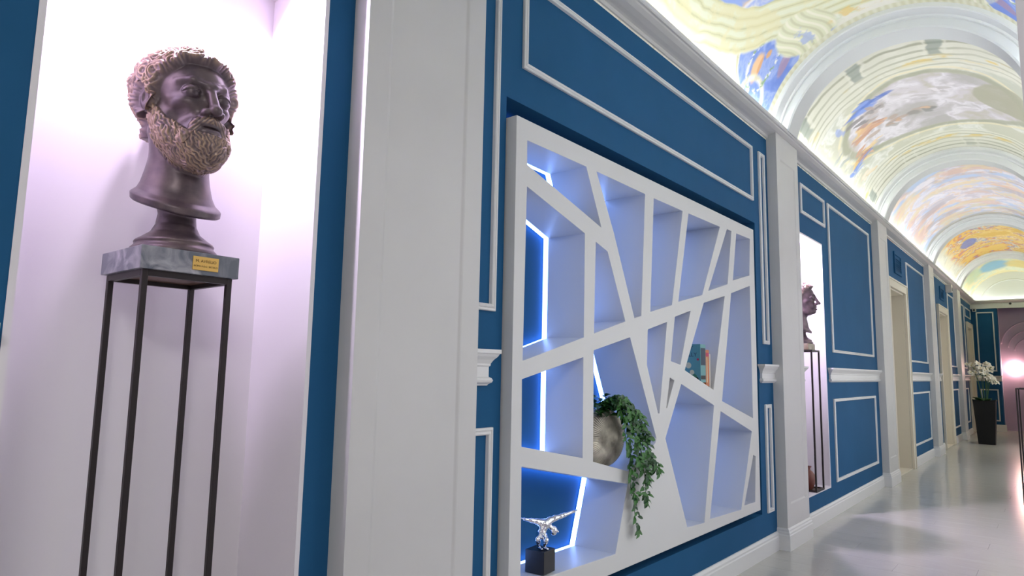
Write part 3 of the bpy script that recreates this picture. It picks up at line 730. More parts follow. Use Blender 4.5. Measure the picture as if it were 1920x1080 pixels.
def surface_nets(f, lo, hi, step):
    n = [int(math.ceil((hi[i]-lo[i])/step))+1 for i in range(3)]
    ax = [lo[i]+step*np.arange(n[i]) for i in range(3)]
    F = np.empty(n)
    for i0 in range(0, n[2], 24):                        # slabs keep the arrays small
        g = np.meshgrid(ax[0], ax[1], ax[2][i0:i0+24], indexing='ij')
        F[:, :, i0:i0+24] = f(tuple(q.ravel() for q in g)).reshape(g[0].shape)
    s = F < 0
    c = np.zeros([k-1 for k in n], int)
    for dx in (0, 1):
        for dy in (0, 1):
            for dz in (0, 1): c += s[dx:n[0]-1+dx, dy:n[1]-1+dy, dz:n[2]-1+dz]
    cell = (c > 0) & (c < 8); idx = -np.ones(cell.shape, int); I = np.argwhere(cell); idx[cell] = np.arange(len(I))
    acc = np.zeros((len(I), 3)); cnt = np.zeros(len(I))
    cor = [(a, b, c_) for a in (0, 1) for b in (0, 1) for c_ in (0, 1)]
    for a in cor:
        for k in range(3):
            if a[k]: continue
            b = list(a); b[k] = 1
            fa = F[I[:, 0]+a[0], I[:, 1]+a[1], I[:, 2]+a[2]]; fb = F[I[:, 0]+b[0], I[:, 1]+b[1], I[:, 2]+b[2]]
            m_ = (fa < 0) != (fb < 0); t = np.where(m_, fa/np.where(m_, fa-fb, 1), 0)
            p = np.array(a, float)[None]+t[:, None]*np.eye(3)[k][None]
            acc += p*m_[:, None]; cnt += m_
    V = (I+acc/cnt[:, None])*step+np.array(lo)
    quads = []
    for k in range(3):
        a1, a2 = (k+1) % 3, (k+2) % 3
        sl0 = [slice(None)]*3; sl1 = [slice(None)]*3; sl0[k] = slice(0, -1); sl1[k] = slice(1, None)
        s0 = s[tuple(sl0)]; s1 = s[tuple(sl1)]; E_ = np.argwhere(s0 != s1)
        E_ = E_[(E_[:, a1] > 0) & (E_[:, a2] > 0) & (E_[:, a1] < n[a1]-1) & (E_[:, a2] < n[a2]-1)]
        flip = s0[E_[:, 0], E_[:, 1], E_[:, 2]]
        q = []
        for o1, o2 in ((1, 1), (0, 1), (0, 0), (1, 0)):
            e2 = E_.copy(); e2[:, a1] -= o1; e2[:, a2] -= o2; q.append(idx[e2[:, 0], e2[:, 1], e2[:, 2]])
        q = np.stack(q, 1); q[~flip] = q[~flip][:, ::-1]; quads.append(q)
    Q = np.concatenate(quads); Q = Q[(Q >= 0).all(1)]
    return V, Q
def vnormals(V, Q):
    nrm = np.cross(V[Q[:, 2]]-V[Q[:, 0]], V[Q[:, 3]]-V[Q[:, 1]]); N = np.zeros_like(V)
    for k in range(4): np.add.at(N, Q[:, k], nrm)
    return N/np.maximum(np.linalg.norm(N, axis=1, keepdims=True), 1e-12)
def sculpt(beard, step, seed):
    rg = np.random.default_rng(seed)
    V, Q = surface_nets(lambda P: bust_sdf(P, beard), (-.150, -.110, -.004), (.150, .110, .475), step)
    N = vnormals(V, Q)
    x, y, z = to_head(*V.T); ay = np.abs(y)
    xh = np.interp(z, [.222, .230, .262, .275, .284, .310, .340, .366, .387, .400, .410, .418], [-.3, -.045, -.04, -.034, .012, .018, .030, .040, .056, .088, .13, .3])
    hm = sst(-.009, .005, xh+.005*np.sin(ay*150)-x)
    ear_d = s_ell((x, ay, z), (-.008, .085, .306), (.0135, .022, .027)); hm = hm*sst(-.001, .003, ear_d)
    bm_ = np.zeros_like(x)
    if beard:
        zu = np.interp(x, [-.012, .0, .012, .024, .040, .058, .074, .088, .098, .13], [.262, .284, .292, .280, .258, .244, .234, .224, .2215, .2215])
        xr = np.interp(z, [.14, .16, .19, .22, .26, .3], [.040, .024, .008, -.004, -.008, -.004])
        bm_ = sst(-.002, .003, zu-z)*sst(-.003, .003, x-xr)*sst(.138, .146, z)
    ms = np.zeros_like(x)
    if beard:
        S = (x, ay, z); dm = np.minimum(s_cap(S, (.103, .003, .2545), (.094, .024, .2475), .0082), s_cap(S, (.094, .024, .2475), (.080, .037, .2050), .0088))
        ms = sst(.003, .0, dm)
    disp = np.zeros(len(V)); strand = np.zeros(len(V))
    def locks(mask, spacing, Lr, Wr, A, B, lam, mode):
        cand = np.where(mask > .7)[0]; rg.shuffle(cand); ctr = []
        grid = {}
        for i in cand:
            p = V[i]; key = tuple((p/spacing).astype(int)); ok = True
            for a in (-1, 0, 1):
                for b in (-1, 0, 1):
                    for c_ in (-1, 0, 1):
                        for j in grid.get((key[0]+a, key[1]+b, key[2]+c_), ()):
                            if ((V[j]-p)**2).sum() < spacing**2: ok = False; break
            if ok: grid.setdefault(key, []).append(i); ctr.append(i)
        best = np.zeros(len(V)); bs = np.zeros(len(V))
        for q, i in enumerate(ctr):
            p, nn = V[i], N[i]
            down = np.array([0, 0, -1.0])
            if mode == 'hair': down = rg.normal(0, 1, 3)
            else: down = down+np.array([.25, -.25*np.sign(p[1]), 0])+rg.normal(0, .18, 3)
            t = down-nn*(down@nn); t /= max(1e-6, np.linalg.norm(t)); b = np.cross(nn, t)
            R = max(Lr, Wr)*1.15
            m_ = np.where(((V-p)**2).sum(1) < R*R)[0]; dv = V[m_]-p
            u = dv@t; v = dv@b; h = dv@nn
            sg = 1 if rg.random() < .5 else -1; sc = rg.uniform(.8, 1.2); rho0 = Wr*(.5 if mode == 'hair' else 1.6)
            bend = sg*(u*u)/(Lr*1.5 if mode == 'hair' else Lr*3.0)
            v2 = v-bend+sg*Lr*.12
            e = (u/(Lr*sc))**2+(v2/(Wr*sc))**2
            dome = np.sqrt(np.maximum(0, 1-e))
            if mode == 'hair': rad = np.hypot(u*.8, v2-sg*rho0); ph = np.cos(2*math.pi*rad/lam+rg.uniform(0, 6))
            else: ph = np.cos(2*math.pi*(v2+.0012*np.sin(u*420))/lam+rg.uniform(0, 6))
            hgt = dome*(A*sc+B*ph); up_ = hgt > best[m_]
            best[m_[up_]] = hgt[up_]; bs[m_[up_]] = (dome**1.5*(.12+.55*(.5+.5*ph)**1.4))[up_]
        return best*mask, bs*mask
    d1, s1 = locks(hm, .0190, .028, .0175, .0185, .0030, .0078, 'hair')
    disp += d1+hm*.002; strand = np.maximum(strand, s1)
    if beard:
        d2, s2 = locks(bm_, .0130, .0230, .0105, .0095, .0022, .0068, 'beard')
        disp = np.maximum(disp, d2+bm_*.0005); strand = np.maximum(strand, s2)
        k = .5+.5*np.cos(2*math.pi*(ay*.8+(z-.25)*.55)/.0058); disp += ms*.0016*k; strand = np.maximum(strand, ms*(.10+.42*k))
    else:
        strand *= .75
    # furrowed brow line, fine hammering of the cast
    V2 = V+N*disp[:, None]
    return V2, Q, strand
def bust_mesh(name, beard, step, seed):
    V, Q, st = sculpt(beard, step, seed)
    me = bpy.data.meshes.new(name); me.from_pydata(V.tolist(), [], Q.tolist()); smooth(me)
    a = me.attributes.new('ridge', 'FLOAT', 'POINT'); a.data.foreach_set('value', st.astype(np.float32))
    me.materials.append(M['bust_bronze']); return me
def place_bust(name, me, loc, rz, label):
    o = link(name, me); o.location = loc; o.rotation_euler = (0, 0, rz)
    return tag(o, label, 'sculpture', 'bronze busts in the wall niches')
BZ = 1.2835
place_bust('bearded_bust', bust_mesh('bearded_bust', True, .0016, 4), (-1.480, .634, BZ), math.radians(2), 'bearded curly haired bronze head on the nearest tall pedestal')
place_bust('clean_shaven_bust', bust_mesh('clean_shaven_bust', False, .0030, 9), (-1.488, 5.205, BZ), math.radians(6), 'clean shaven bronze head in profile in the far niche')

# ================================================================= PEDESTALS
SILL = 0.213+.012
def pedestal(loc, side, ztop, block, bmat, label, group=None):
    """open square metal frame, slim legs, stone block; origin on the sill"""
    t = tag(empty('pedestal', loc), label, 'pedestal', group)
    zb = block[2][0]-loc[2]; h = side/2; w = .0058
    for sx in (-1, 1):
        for sy in (-1, 1): MB().box(sx*(h-w)-w, sx*(h-w)+w, sy*(h-w)-w, sy*(h-w)+w, 0, zb).build('leg', M['black_metal'], t, bevel=.0012)
    for z0, nm in ((zb-.013, 'top_rail'), (0, 'bottom_rail')):
        for k in range(4):
            mb = MB()
            if k < 2: mb.box(-h+2*w, h-2*w, (-h if k else h-2*w), (-h+2*w if k else h), z0, z0+.013)
            else: mb.box((-h if k == 2 else h-2*w), (-h+2*w if k == 2 else h), -h+2*w, h-2*w, z0, z0+.013)
            mb.build(nm, M['black_metal'], t)
    MB().box(-h+2*w, h-2*w, -h+2*w, h-2*w, zb-.004, zb).build('support_plate', M['bronze_metal'], t)
    MB().box(-h+2*w, h-2*w, -h+2*w, h-2*w, .002, .006).build('base_plate', M['bronze_metal'], t)
    (xa, xb), (ya, yb), (za, zt) = block
    MB().box(xa-loc[0], xb-loc[0], ya-loc[1], yb-loc[1], za-loc[2], zt-loc[2]).build('stone_block', bmat, t, bevel=.0015)
    return t
ped = pedestal((-1.490, .632, SILL), .186, 1.24, ((-1.592, -1.388), (.530, .734), (1.2365, BZ)), M['grey_marble'], 'tall slim black metal pedestal with grey marble top carrying the bearded head', 'metal pedestals')
pedestal((-1.492, 5.222, SILL), .200, 1.24, ((-1.575, -1.418), (5.13, 5.30), (1.2365, BZ)), M['beige_stone'], 'tall slim metal pedestal with beige stone block in the far niche', 'metal pedestals')
# brass plaque with engraved lettering on the marble block
pl = MB().box(-.0012, .0012, -.0275, .0275, -.0145, .0145).build('plaque', M['brass'], ped, bevel=.0006)
pl.location = (-1.388+.0012-ped.location.x, .659-ped.location.y, 1.2602-ped.location.z)
def text_obj(body, size, mat, parent, loc, rot, name='lettering', ext=.0002, sp=1.0):
    cu = bpy.data.curves.new(name, 'FONT'); cu.body = body; cu.size = size; cu.align_x = 'CENTER'; cu.align_y = 'CENTER'; cu.extrude = ext; cu.space_character = sp
    tmp = bpy.data.objects.new(name, cu); C.objects.link(tmp)
    bpy.context.view_layer.update()
    me = bpy.data.meshes.new_from_object(tmp.evaluated_get(bpy.context.evaluated_depsgraph_get()))
    bpy.data.objects.remove(tmp)
    me.materials.clear(); me.materials.append(mat)
    o = link(name, me, None, parent); o.location = loc; o.rotation_euler = rot; return o
FX = (math.pi/2, 0, math.pi/2)
text_obj('M. AVRELIO', .0085, M['engraving'], pl, (.0014, .0, .0048), FX)
text_obj('ROMA II D.C. SECOLO', .0052, M['engraving'], pl, (.0014, .0, -.0060), FX)
# terracotta pot at the foot of the far pedestal
tv = MB().lathe([(.0, 0), (.035, 0), (.038, .004), (.052, .03), (.062, .065), (.058, .10), (.040, .125), (.026, .135), (.026, .150), (.034, .156), (.034, .162), (.024, .160), (.020, .14), (0, .13)], n=32).build('terracotta_pot', M['terracotta'], None, True, .9)
tv.location = (-1.485, 5.215, SILL+.0062); tag(tv, 'small round reddish brown pot between the legs of the far pedestal', 'pot')

# thin black stand near the opposite wall
def wire_stand(loc, sx, sy, h, label):
    t = tag(empty('wire_stand', loc), label, 'stand'); w = .006
    for a in (0, 1):
        for b in (0, 1): MB().box(a*(sx-2*w), a*(sx-2*w)+2*w, b*(sy-2*w), b*(sy-2*w)+2*w, 0, h).build('leg', M['black_metal'], t, bevel=.001)
    for b in (0, 1):
        for z0 in (0, h-2*w): MB().box(2*w, sx-2*w, b*(sy-2*w), b*(sy-2*w)+2*w, z0, z0+2*w).build('cross_bar', M['black_metal'], t)
    for a in (0, 1):
        for z0 in (0, h-2*w): MB().box(a*(sx-2*w), a*(sx-2*w)+2*w, 2*w, sy-2*w, z0, z0+2*w).build('side_bar', M['black_metal'], t)
wire_stand((-.318, 7.20, 0), .33, .42, .975, 'thin black wire stand at the right edge of the photo')

# ================================================================= THINGS IN THE SHELF
def cell_floor(ci, y):
    """lowest z of the compartment outline above which a thing at y stands"""
    cl = cells[ci]; zs = []
    for i in range(len(cl)):
        a, b = cl[i], cl[(i+1) % len(cl)]
        if (a[0]-y)*(b[0]-y) <= 0 and a[0] != b[0]: zs.append(a[1]+(b[1]-a[1])*(y-a[0])/(b[0]-a[0]))
    return min(zs)
def cell_slope(ci, y): return math.atan2(cell_floor(ci, y+.01)-cell_floor(ci, y-.01), .02)
# --- flat round vase with ribbed rays
vy = 2.285; va = cell_slope(9, vy); vz = cell_floor(9, vy)
vr, vt = .118, .046
vase = tag(empty('disc_vase', (W-.035, vy, vz+.0008)), 'flat round silver vase with ribbed rays standing in the shelf', 'vase')
vase.rotation_euler = (va, 0, math.radians(-12))
nA, nR = 216, 20; rings = []
prof = [(math.sin(p), math.cos(p)) for p in np.linspace(-1.5, 1.5, nR)]
bm2 = []
def vase_surf(k, j):
    a = 2*math.pi*k/nA; p = -math.pi/2+math.pi*j/nR
    rr_ = max(0.0, math.cos(p))**.55*vr; tt = math.sin(p)*vt
    rib_ = 1+.035*(1 if k % 3 == 0 else -.6)*min(1, max(0, (rr_/vr-.35)*2.2))
    zz_ = vr*.93+rr_*math.sin(a)
    fl_ = max(zz_, 0.0)
    return (tt*rib_, rr_*math.cos(a), fl_)
mb = MB(); mb.rings([[vase_surf(k, j) for k in range(nA)] for j in range(1, nR)])
mb.build('body', M['vase_silver'], vase, True, .6)
MB().lathe([(.024, -.012), (.026, .0), (.026, .012), (.030, .016), (.030, .020), (.022, .020), (.020, .0)], (0, 0, vr*1.93-.006), 28).build('neck', M['vase_silver'], vase, True, .8)
# --- trailing vine out of the vase
vine = tag(empty('trailing_vine', (W-.035, vy, vz+vr*1.93)), 'green leafy vine spilling from the silver vase down the shelf front', 'plant')
vo = Vector(vine.location)
def leaf_mesh(nm, L, wd, fold=.25, curl=.2):
    n = 7; vs = []; fs = []
    for i in range(n):
        t = i/(n-1); w_ = wd*math.sin(math.pi*min(1, t*.94+.03))**.8*(1-.25*t); z_ = -curl*L*t*t
        vs += [(L*t, -w_/2, z_+w_*fold), (L*t, 0, z_), (L*t, w_/2, z_+w_*fold)]
    for i in range(n-1):
        a = i*3; fs += [(a, a+3, a+4, a+1), (a+1, a+4, a+5, a+2)]
    return mesh(nm, vs, fs, True)
leaf_me = [leaf_mesh('leaf', 1, .56), leaf_mesh('leaf', 1, .48, .18, .35), leaf_mesh('leaf', 1, .62, .3, .1)]
for q in leaf_me: q.materials.append(M['leaf'])
leaf_dk = [q.copy() for q in leaf_me]
for q in leaf_dk: q.materials.clear(); q.materials.append(M['leaf_dark'])
rl = random.Random(5)
def leaf_at(parent, p, d, up, size, dark=False):
    d = Vector(d).normalized(); up = Vector(up); s_ = up.cross(d)
    if s_.length < 1e-3: s_ = Vector((0, 1, 0)).cross(d)
    s_.normalize(); u_ = d.cross(s_)
    o = link('leaf', rl.choice(leaf_dk if dark else leaf_me), None, parent)
    mw = Matrix(((d.x, s_.x, u_.x, p[0]), (d.y, s_.y, u_.y, p[1]), (d.z, s_.z, u_.z, p[2]), (0, 0, 0, 1))) @ Matrix.Diagonal((size, size, size, 1))
    o.matrix_local = mw; return o
XF = XS1+.022
def vp_(px, py, X=None): 
    X = XF if X is None else X
    a = on_x(px, py, X); return Vector((X, a[0], a[1]))-vo
neck_p = Vector((0, 0, .006))
STR = [[(1165,742,-.01), (1185,790,.0), (1195,850,0), (1188,905,0), (1190,960,0), (1195,998,0)],
       [(1170,748,-.02), (1200,800,.0), (1218,850,0), (1226,880,0)],
       [(1160,745,-.02), (1190,800,.01), (1205,860,.01), (1210,915,.01), (1208,942,.01)],
       [(1155,745,-.03), (1178,800,.0), (1182,850,.0), (1180,880,0), (1184,930,0)],
       [(1150,748,-.04), (1172,790,-.01), (1200,830,.01), (1222,865,.01)],
       [(1175,755,.0), (1196,790,.02), (1212,830,.02), (1216,880,.02), (1200,925,.01)],
       [(1160,750,.0), (1180,780,.02), (1190,820,.03), (1196,870,.03)],
       [(1150,752,-.02), (1166,775,.01), (1172,812,.02), (1176,850,.02)],
       [(1185,765,.01), (1205,800,.02), (1215,822,.02)],
       [(1178,770,.0), (1203,820,.01), (1224,862,.01), (1232,885,.01)],
       [(1175,765,.0), (1198,830,.02), (1206,880,.02), (1214,905,.02)]]
for st_ in STR:
    pts = [neck_p]+[vp_(a, b, XF+c) for a, b, c in st_]
    fine = []
    for i in range(len(pts)-1):
        p0, p1, p2, p3 = pts[max(i-1, 0)], pts[i], pts[i+1], pts[min(i+2, len(pts)-1)]
        for t in np.linspace(0, 1, 7)[:-1]:
            fine.append(.5*((2*p1)+(-p0+p2)*t+(2*p0-5*p1+4*p2-p3)*t*t+(-p0+3*p1-3*p2+p3)*t**3))
    fine.append(pts[-1])
    MB().tube(fine, .0014, 5).build('stem', M['stem'], vine, True)
    k = 2
    while k < len(fine):
        p = fine[k]; dd = (fine[min(k+1, len(fine)-1)]-fine[k-1]).normalized()
        for sd in (-1, 1):
            side = Vector((rl.uniform(.15, .7), sd, rl.uniform(-.5, .15)))
            leaf_at(vine, p+Vector((rl.uniform(-.004, .012), 0, 0)), side+dd*rl.uniform(.1, .5), Vector((1, rl.uniform(-.3, .3), .5+rl.uniform(-.3, .5))), rl.uniform(.027, .040), rl.random() < .3)
        k += 1 if rl.random() < .8 else 2
for k in range(64):      # bushy crown over the vase neck
    a = rl.uniform(0, 2*math.pi); p = neck_p+Vector((rl.uniform(-.015, .05), rl.uniform(-.035, .075), rl.uniform(-.05, .035)))
    leaf_at(vine, p, (math.cos(a)*.8+.3, math.sin(a), rl.uniform(-.3, .8)), (0.4, 0, 1), rl.uniform(.034, .052), rl.random() < .55)
# --- books leaning together in a slanted compartment
def book(loc, tilt, w_, h_, th_, cover, label, deco=None):
    t = tag(empty('book', loc), label, 'book', 'books in the slanted compartment')
    t.rotation_euler = tilt
    c = .0022
    m_ = MB(); m_.box(-w_, 0, 0, c, 0, h_); m_.box(-w_, 0, th_-c, th_, 0, h_); m_.box(-c, 0, c, th_-c, 0, h_)
    m_.build('cover', M[cover], t)
    MB().box(-w_+.004, -c, c, th_-c, .004, h_-.004).build('pages', M['paper'], t)
    if deco: deco(t, w_, h_, th_)
    return t
simple('paper', (.62, .58, .50), .8); simple('book_teal', (.10, .30, .32), .4); simple('book_orange', (.52, .14, .03), .4); simple('book_pale', (.50, .46, .42), .45)
simple('ink_navy', (.01, .03, .07), .5); simple('ink_red', (.45, .02, .08), .5); simple('ink_cream', (.66, .62, .40), .5); simple('ink_green', (.05, .22, .12), .5); simple('ink_black', (.01, .01, .012), .5)
def deco_teal(t, w_, h_, th_):
    # front cover faces the viewer's side (-y)
    R_ = (math.pi/2, 0, 0)
    text_obj('Y', .026, M['ink_navy'], t, (-w_*.30, -.0004, h_*.90), R_)
    text_obj('LLY', .028, M['ink_navy'], t, (-w_*.27, -.0004, h_*.72), R_)
    for (u, v, r_, c) in ((.74, .46, .013, 'ink_red'), (.42, .44, .015, 'ink_cream'), (.30, .26, .012, 'ink_cream'), (.62, .26, .016, 'ink_green'), (.85, .20, .014, 'ink_black'), (.45, .10, .018, 'ink_green'), (.15, .08, .012, 'ink_black'), (.09, .60, .006, 'ink_red'), (.22, .14, .014, 'ink_green')):
        m_ = MB(); m_.rings([[(-w_*u+r_*math.cos(a), y_, h_*v+r_*math.sin(a)) for a in np.linspace(0, 2*math.pi, 17)[:-1]] for y_ in (-.0006, -.0001)]); m_.build('cover_print', M[c], t)
    MB().box(.0001, .0006, .004, th_-.004, h_*.45, h_*.90).build('spine_title', M['ink_navy'], t)
    MB().box(.0001, .0006, .004, th_-.004, h_*.08, h_*.18).build('spine_print', M['ink_black'], t)
def deco_or(t, w_, h_, th_):
    MB().box(.0001, .0006, th_*.25, th_*.45, h_*.1, h_*.8).build('spine_title', M['ink_cream'], t)
    MB().box(.0001, .0006, .002, th_-.002, h_*.82, h_*.92).build('spine_band', M['ink_red'], t)
cl = cells[12]; fa = math.atan2(cl[2][1]-cl[3][1], cl[2][0]-cl[3][0])
def on_floor(y): return cl[3][1]+(cl[2][1]-cl[3][1])*(y-cl[3][0])/(cl[2][0]-cl[3][0])
e_dir = Vector((0, math.cos(fa), math.sin(fa)))
yb2 = cl[2][0]-.004
stack = [('book_pale', .018, .172, .13, 'thin pale book at the far end of the leaning books', None), ('book_orange', .040, .180, .14, 'orange spined book between the teal book and the pale book', deco_or), ('book_teal', .062, .188, .15, 'thick teal illustrated book leaning in the shelf', deco_teal)]
lean = 0.0
ycur = yb2
for cov, th_, h_, w_, lab, dc in stack:
    y_ = ycur-th_
    zf = on_floor(y_)+.0006           # stands on its lower front corner, leaning on its neighbour
    zf = max(on_floor(y_), on_floor(ycur))+.0008
    book((XS1-.012, y_, zf), (0, 0, 0), w_, h_, th_, cov, lab, dc)
    ycur = y_-.0008
# --- chrome figure crouching on a black cube
fy = 1.888; fs = cell_slope(18, fy); fz = cell_floor(18, fy)
fig = tag(empty('chrome_diver_figure', (W-.012, fy, fz+.001)), 'chrome figure crouching with arms spread on a black cube', 'figurine')
fig.rotation_euler = (0, 0, math.radians(6))
cb = .074
zoff = cb/2*abs(math.tan(fs))+.0005
MB().box(-cb/2, cb/2, -cb/2, cb/2, zoff, zoff+cb).build('cube_base', M['black_gloss'], fig, bevel=.001)
z0 = zoff+cb
# local axes in millimetres: x towards the viewer, y along the wall, z up from the cube top
def figure_sdf(P):
    def chain(pts, k=4.0, d=None):
        for (p, ra), (q, rb) in zip(pts[:-1], pts[1:]):
            c = s_cap(P, p, q, ra, rb); d = c if d is None else smin(d, c, k)
        return d
    d = chain([((-2, -2, 45), 14.5), ((1, 6, 60), 14), ((6, 18, 76), 17)], 6)
    d = smin(d, s_ell(P, (-6, 14, 84), (13, 20, 12)), 8)                                    # rounded back
    for sg_, fx, fy_ in ((0, 0, -14), (1, 15, -2)):
        hip = (2+8*sg_, -2+7*sg_, 44); knee = ((12, -40, 40), (36, -24, 38))[sg_]; ank = (fx+2, fy_+2, 11); toe = (fx+18, fy_-6, 4.4)
        leg = chain([(hip, 12), (knee, 8), (ank, 4.6)], 5)
        leg = smin(leg, s_ell(P, tuple(.6*knee[i]+.4*ank[i]+(0, 3, 1)[i] for i in range(3)), (7, 7, 9)), 5)   # calf
        leg = smin(leg, chain([((fx-2, fy_+3, 5), 4.6), (toe, 4.2)]), 4)
        d = smin(d, leg, 5)
    arms = (((-4, 2, 84), (-16, -24, 93), (-30, -50, 100)), ((14, 36, 88), (38, 74, 99), (62, 112, 110)))
    for sg_, (sh, el, wr) in zip((-1, 1), arms):
        arm = chain([((6, 18, 79), 13), (sh, 11), (el, 7.2), (wr, 4.6)], 6)
        mid = tuple(.55*sh[i]+.45*el[i] for i in range(3)); arm = smin(arm, s_ell(P, (mid[0], mid[1], mid[2]+2), (9, 9, 8.5)), 6)
        mid = tuple(.7*el[i]+.3*wr[i] for i in range(3)); arm = smin(arm, s_ell(P, mid, (7.6, 7.6, 7)), 5)
        u = np.array(wr, float)-np.array(el, float); u /= np.linalg.norm(u); n_ = np.cross(u, (0, 0, 1.0)); n_ /= np.linalg.norm(n_); up_ = np.cross(n_, u)
        w_ = np.array(wr, float); palm = w_+u*7
        hand = smin(s_cap(P, tuple(w_), tuple(palm), 4.4, 5.0), s_cap(P, tuple(palm-n_*3), tuple(palm+n_*3), 3.6), 3)
        for o_, L_, cv in ((-4.5, 10, 1.5), (-1.6, 12.5, 3), (1.5, 12, 3), (4.4, 9.5, 1.5)):
            a_ = palm+n_*o_+u*2; m2 = a_+u*L_*.55+up_*cv*.6; e_ = a_+u*L_+up_*cv*.2
            hand = smin(hand, chain([(tuple(a_), 1.9), (tuple(m2), 1.7), (tuple(e_), 1.4)], 1), 1.0)
        th_ = palm-u*3+n_*4*sg_; hand = smin(hand, chain([(tuple(th_), 2.2), (tuple(th_+n_*5*sg_+u*4+up_*2), 1.6)], 1), 1.5)
        d = smin(d, smin(arm, hand, 2.5), 6)
    d = smin(d, chain([((10, 26, 78), 8.5), ((21, 39, 63), 7.5)]), 5)
    d = smin(d, s_ell(P, (26, 45, 54), (12.5, 12, 16)), 3)
    d = smin(d, s_cap(P, (35, 52, 55), (38, 55, 50), 2.6, 3), 2)                            # nose
    d = d-.5*np.sin(P[0]*.42+1)*np.sin(P[1]*.38)*np.sin(P[2]*.40)*(P[2] > 14)
    return np.maximum(d, -P[2])
fV, fQ = surface_nets(figure_sdf, (-48, -84, -2), (88, 144, 134), 1.35)
fme = bpy.data.meshes.new('body'); fme.from_pydata([(x_*.001, y_*.001, z0+.0004+z_*.001) for x_, y_, z_ in fV.tolist()], [], fQ.tolist()); smooth(fme)
link('body', fme, M['chrome'], fig)

# ================================================================= PLANTER WITH ORCHIDS
pt = tag(empty('orchid_planter', (-1.0, 13.38, 0)), 'tall black tapered planter of white orchids by the end wall', 'planter')
def sq(h_, z_, wav=0.0, n=10):
    out = []
    for k in range(4):
        for t in np.linspace(-1, 1, n)[:-1]:
            p = [(t, -1), (1, t), (-t, 1), (-1, -t)][k]; out.append((p[0]*h_, p[1]*h_, z_+wav*abs(t)**2))
    return out
MB().rings([sq(.112, 0), sq(.114, .03), sq(.150, .68), sq(.156, .69, .02), sq(.154, .695, .02), sq(.140, .692, .02), sq(.134, .62)]).build('pot', M['planter_black'], pt)
MB().rings([sq(.135, .615), sq(.135, .63)]).build('soil', M['stem'], pt)
pet = leaf_mesh('petal', 1, .80, .05, .25); pet.materials.append(M['petal']); pet2 = leaf_mesh('petal', 1, .62, .05, .2); pet2.materials.append(M['petal'])
cen_me = MB().lathe([(0, 0), (.20, .02), (.24, .2), (.12, .36), (0, .40)], n=10).mesh('lip', True); cen_me.materials.append(M['petal_center'])
ro = random.Random(3)
STEMS = [((-.02, 0), (-.19, .02, 1.30)), ((.0, .02), (-.08, -.03, 1.30)), ((.02, 0), (.06, .03, 1.31)), ((.03, -.02), (.13, -.05, 1.06)), ((.0, -.03), (.0, -.12, 1.22)), ((.01, .0), (.12, .06, 1.24)), ((-.03, -.01), (-.14, -.10, 1.16)), ((.03, .01), (.17, .02, .98)), ((.02, .02), (.03, .08, 1.18))]
for (bx, by), (tx, ty, tz) in STEMS:
    b0 = Vector((bx, by, .62)); e0 = Vector((tx, ty, tz)); pts = []
    top = Vector((bx*.6+tx*.4, by*.6+ty*.4, max(tz+.0, 1.22)))
    for t in np.linspace(0, 1, 16): pts.append(b0*(1-t)**2+top*2*t*(1-t)+e0*t*t)
    MB().tube(pts, .0045, 6).build('stem', M['stem'], pt, True)
    for j in range(7):
        p = pts[15-j]+Vector((ro.uniform(-.035, .035), ro.uniform(-.035, .035), ro.uniform(-.03, .02)))
        fl = empty('flower', p, 0, pt); fl.rotation_euler = (ro.uniform(.6, 1.4), 0, ro.uniform(-.9, .9)+.3)
        s_ = ro.uniform(.042, .056)
        for q, a in enumerate((90, 210, 330, 20, 160)):
            o = link('petal', pet if q > 2 else pet2, None, fl); o.rotation_euler = (0, 0, math.radians(a)); o.scale = (s_, s_, s_)
        o = link('lip', cen_me, None, fl); o.scale = (s_*.6,)*3
for k in range(9):
    a = k*2*math.pi/9+.3; leaf_at(pt, (.03*math.cos(a), .03*math.sin(a), .63), (math.cos(a), math.sin(a), .9), (0, 0, 1), ro.uniform(.15, .2), True)

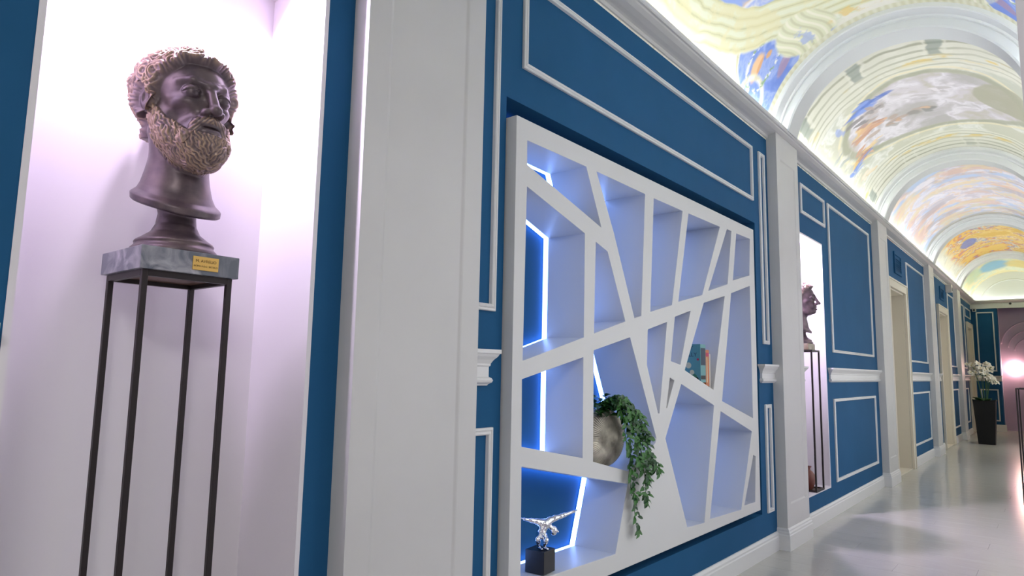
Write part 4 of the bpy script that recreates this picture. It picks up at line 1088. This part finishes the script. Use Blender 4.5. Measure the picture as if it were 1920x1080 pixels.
# ================================================================= SMALL FITTINGS
for D, (ya, yb, za, zb) in ((0, (8.50, 8.92, 2.225, 2.475)), (1, (12.18, 12.60, 2.27, 2.475))):
    t = tag(empty('air_vent', (W, (ya+yb)/2, za)), ['square blue painted air vent above the nearest cream door', 'square blue painted air vent above the second cream door'][D], 'vent', 'blue vents above the doors')
    h_, zz_ = (yb-ya)/2, zb-za
    MB().rings([[(x_, a, c) for a, c in rect(-h_+o_, h_-o_, o_, zz_-o_)] for o_, x_ in ((0, .0005), (0, .016), (.03, .016), (.034, .004))], cap=False).build('vent_frame', M['blue_paint'], t)
    MB().box(.0005, .003, -h_+.034, h_-.034, .034, zz_-.034).build('backing', M['blue_paint'], t)
    for q in range(6):
        z_ = .046+q*(zz_-.09)/6
        MB().add([(.003, -h_+.034, z_), (.016, -h_+.034, z_-.010), (.016, h_-.034, z_-.010), (.003, h_-.034, z_), (.003, -h_+.034, z_+.004), (.016, -h_+.034, z_-.006), (.016, h_-.034, z_-.006), (.003, h_-.034, z_+.004)],
                 [(0, 1, 2, 3), (7, 6, 5, 4), (0, 4, 5, 1), (1, 5, 6, 2), (2, 6, 7, 3), (3, 7, 4, 0)]).build('slat', M['blue_paint'], t)
def device(nm, loc, rz, sz, label, cat):
    t = tag(empty(nm, loc, rz), label, cat)
    MB().box(0, sz[0], -sz[1]/2, sz[1]/2, 0, sz[2]).build('housing', M['device_white'], t, bevel=.008)
    MB().lathe([(0, 0), (sz[1]*.28, 0), (sz[1]*.28, .004), (0, .004)], n=20).build('lens', M['device_black'], t).matrix_local = Matrix.Translation((sz[0], 0, sz[2]*.4)) @ Matrix.Rotation(math.pi/2, 4, 'Y')
    MB().box(-.001, .01, -sz[1]*.3, sz[1]*.3, sz[2]*.9, sz[2]*1.05).build('bracket', M['device_white'], t)
device('wall_speaker', (W+.002, 12.98, 2.45), 0, (.09, .11, .13), 'small white box speaker high beside the second cream door', 'speaker')
device('security_camera', (-1.33, YEND-.002, 2.43), -math.pi/2, (.06, .07, .09), 'tiny white sensor in the far corner under the cornice', 'sensor')
dt = MB().lathe([(0, 0), (.022, 0), (.022, .02), (.014, .03), (0, .032)], n=16).build('smoke_sensor', M['device_black'], None, True, .6)
dt.location = (-.72, YEND-.0225+.022, 2.575); dt.rotation_euler = (math.pi/2, 0, 0); tag(dt, 'tiny black dome sensor under the end wall cornice', 'sensor')
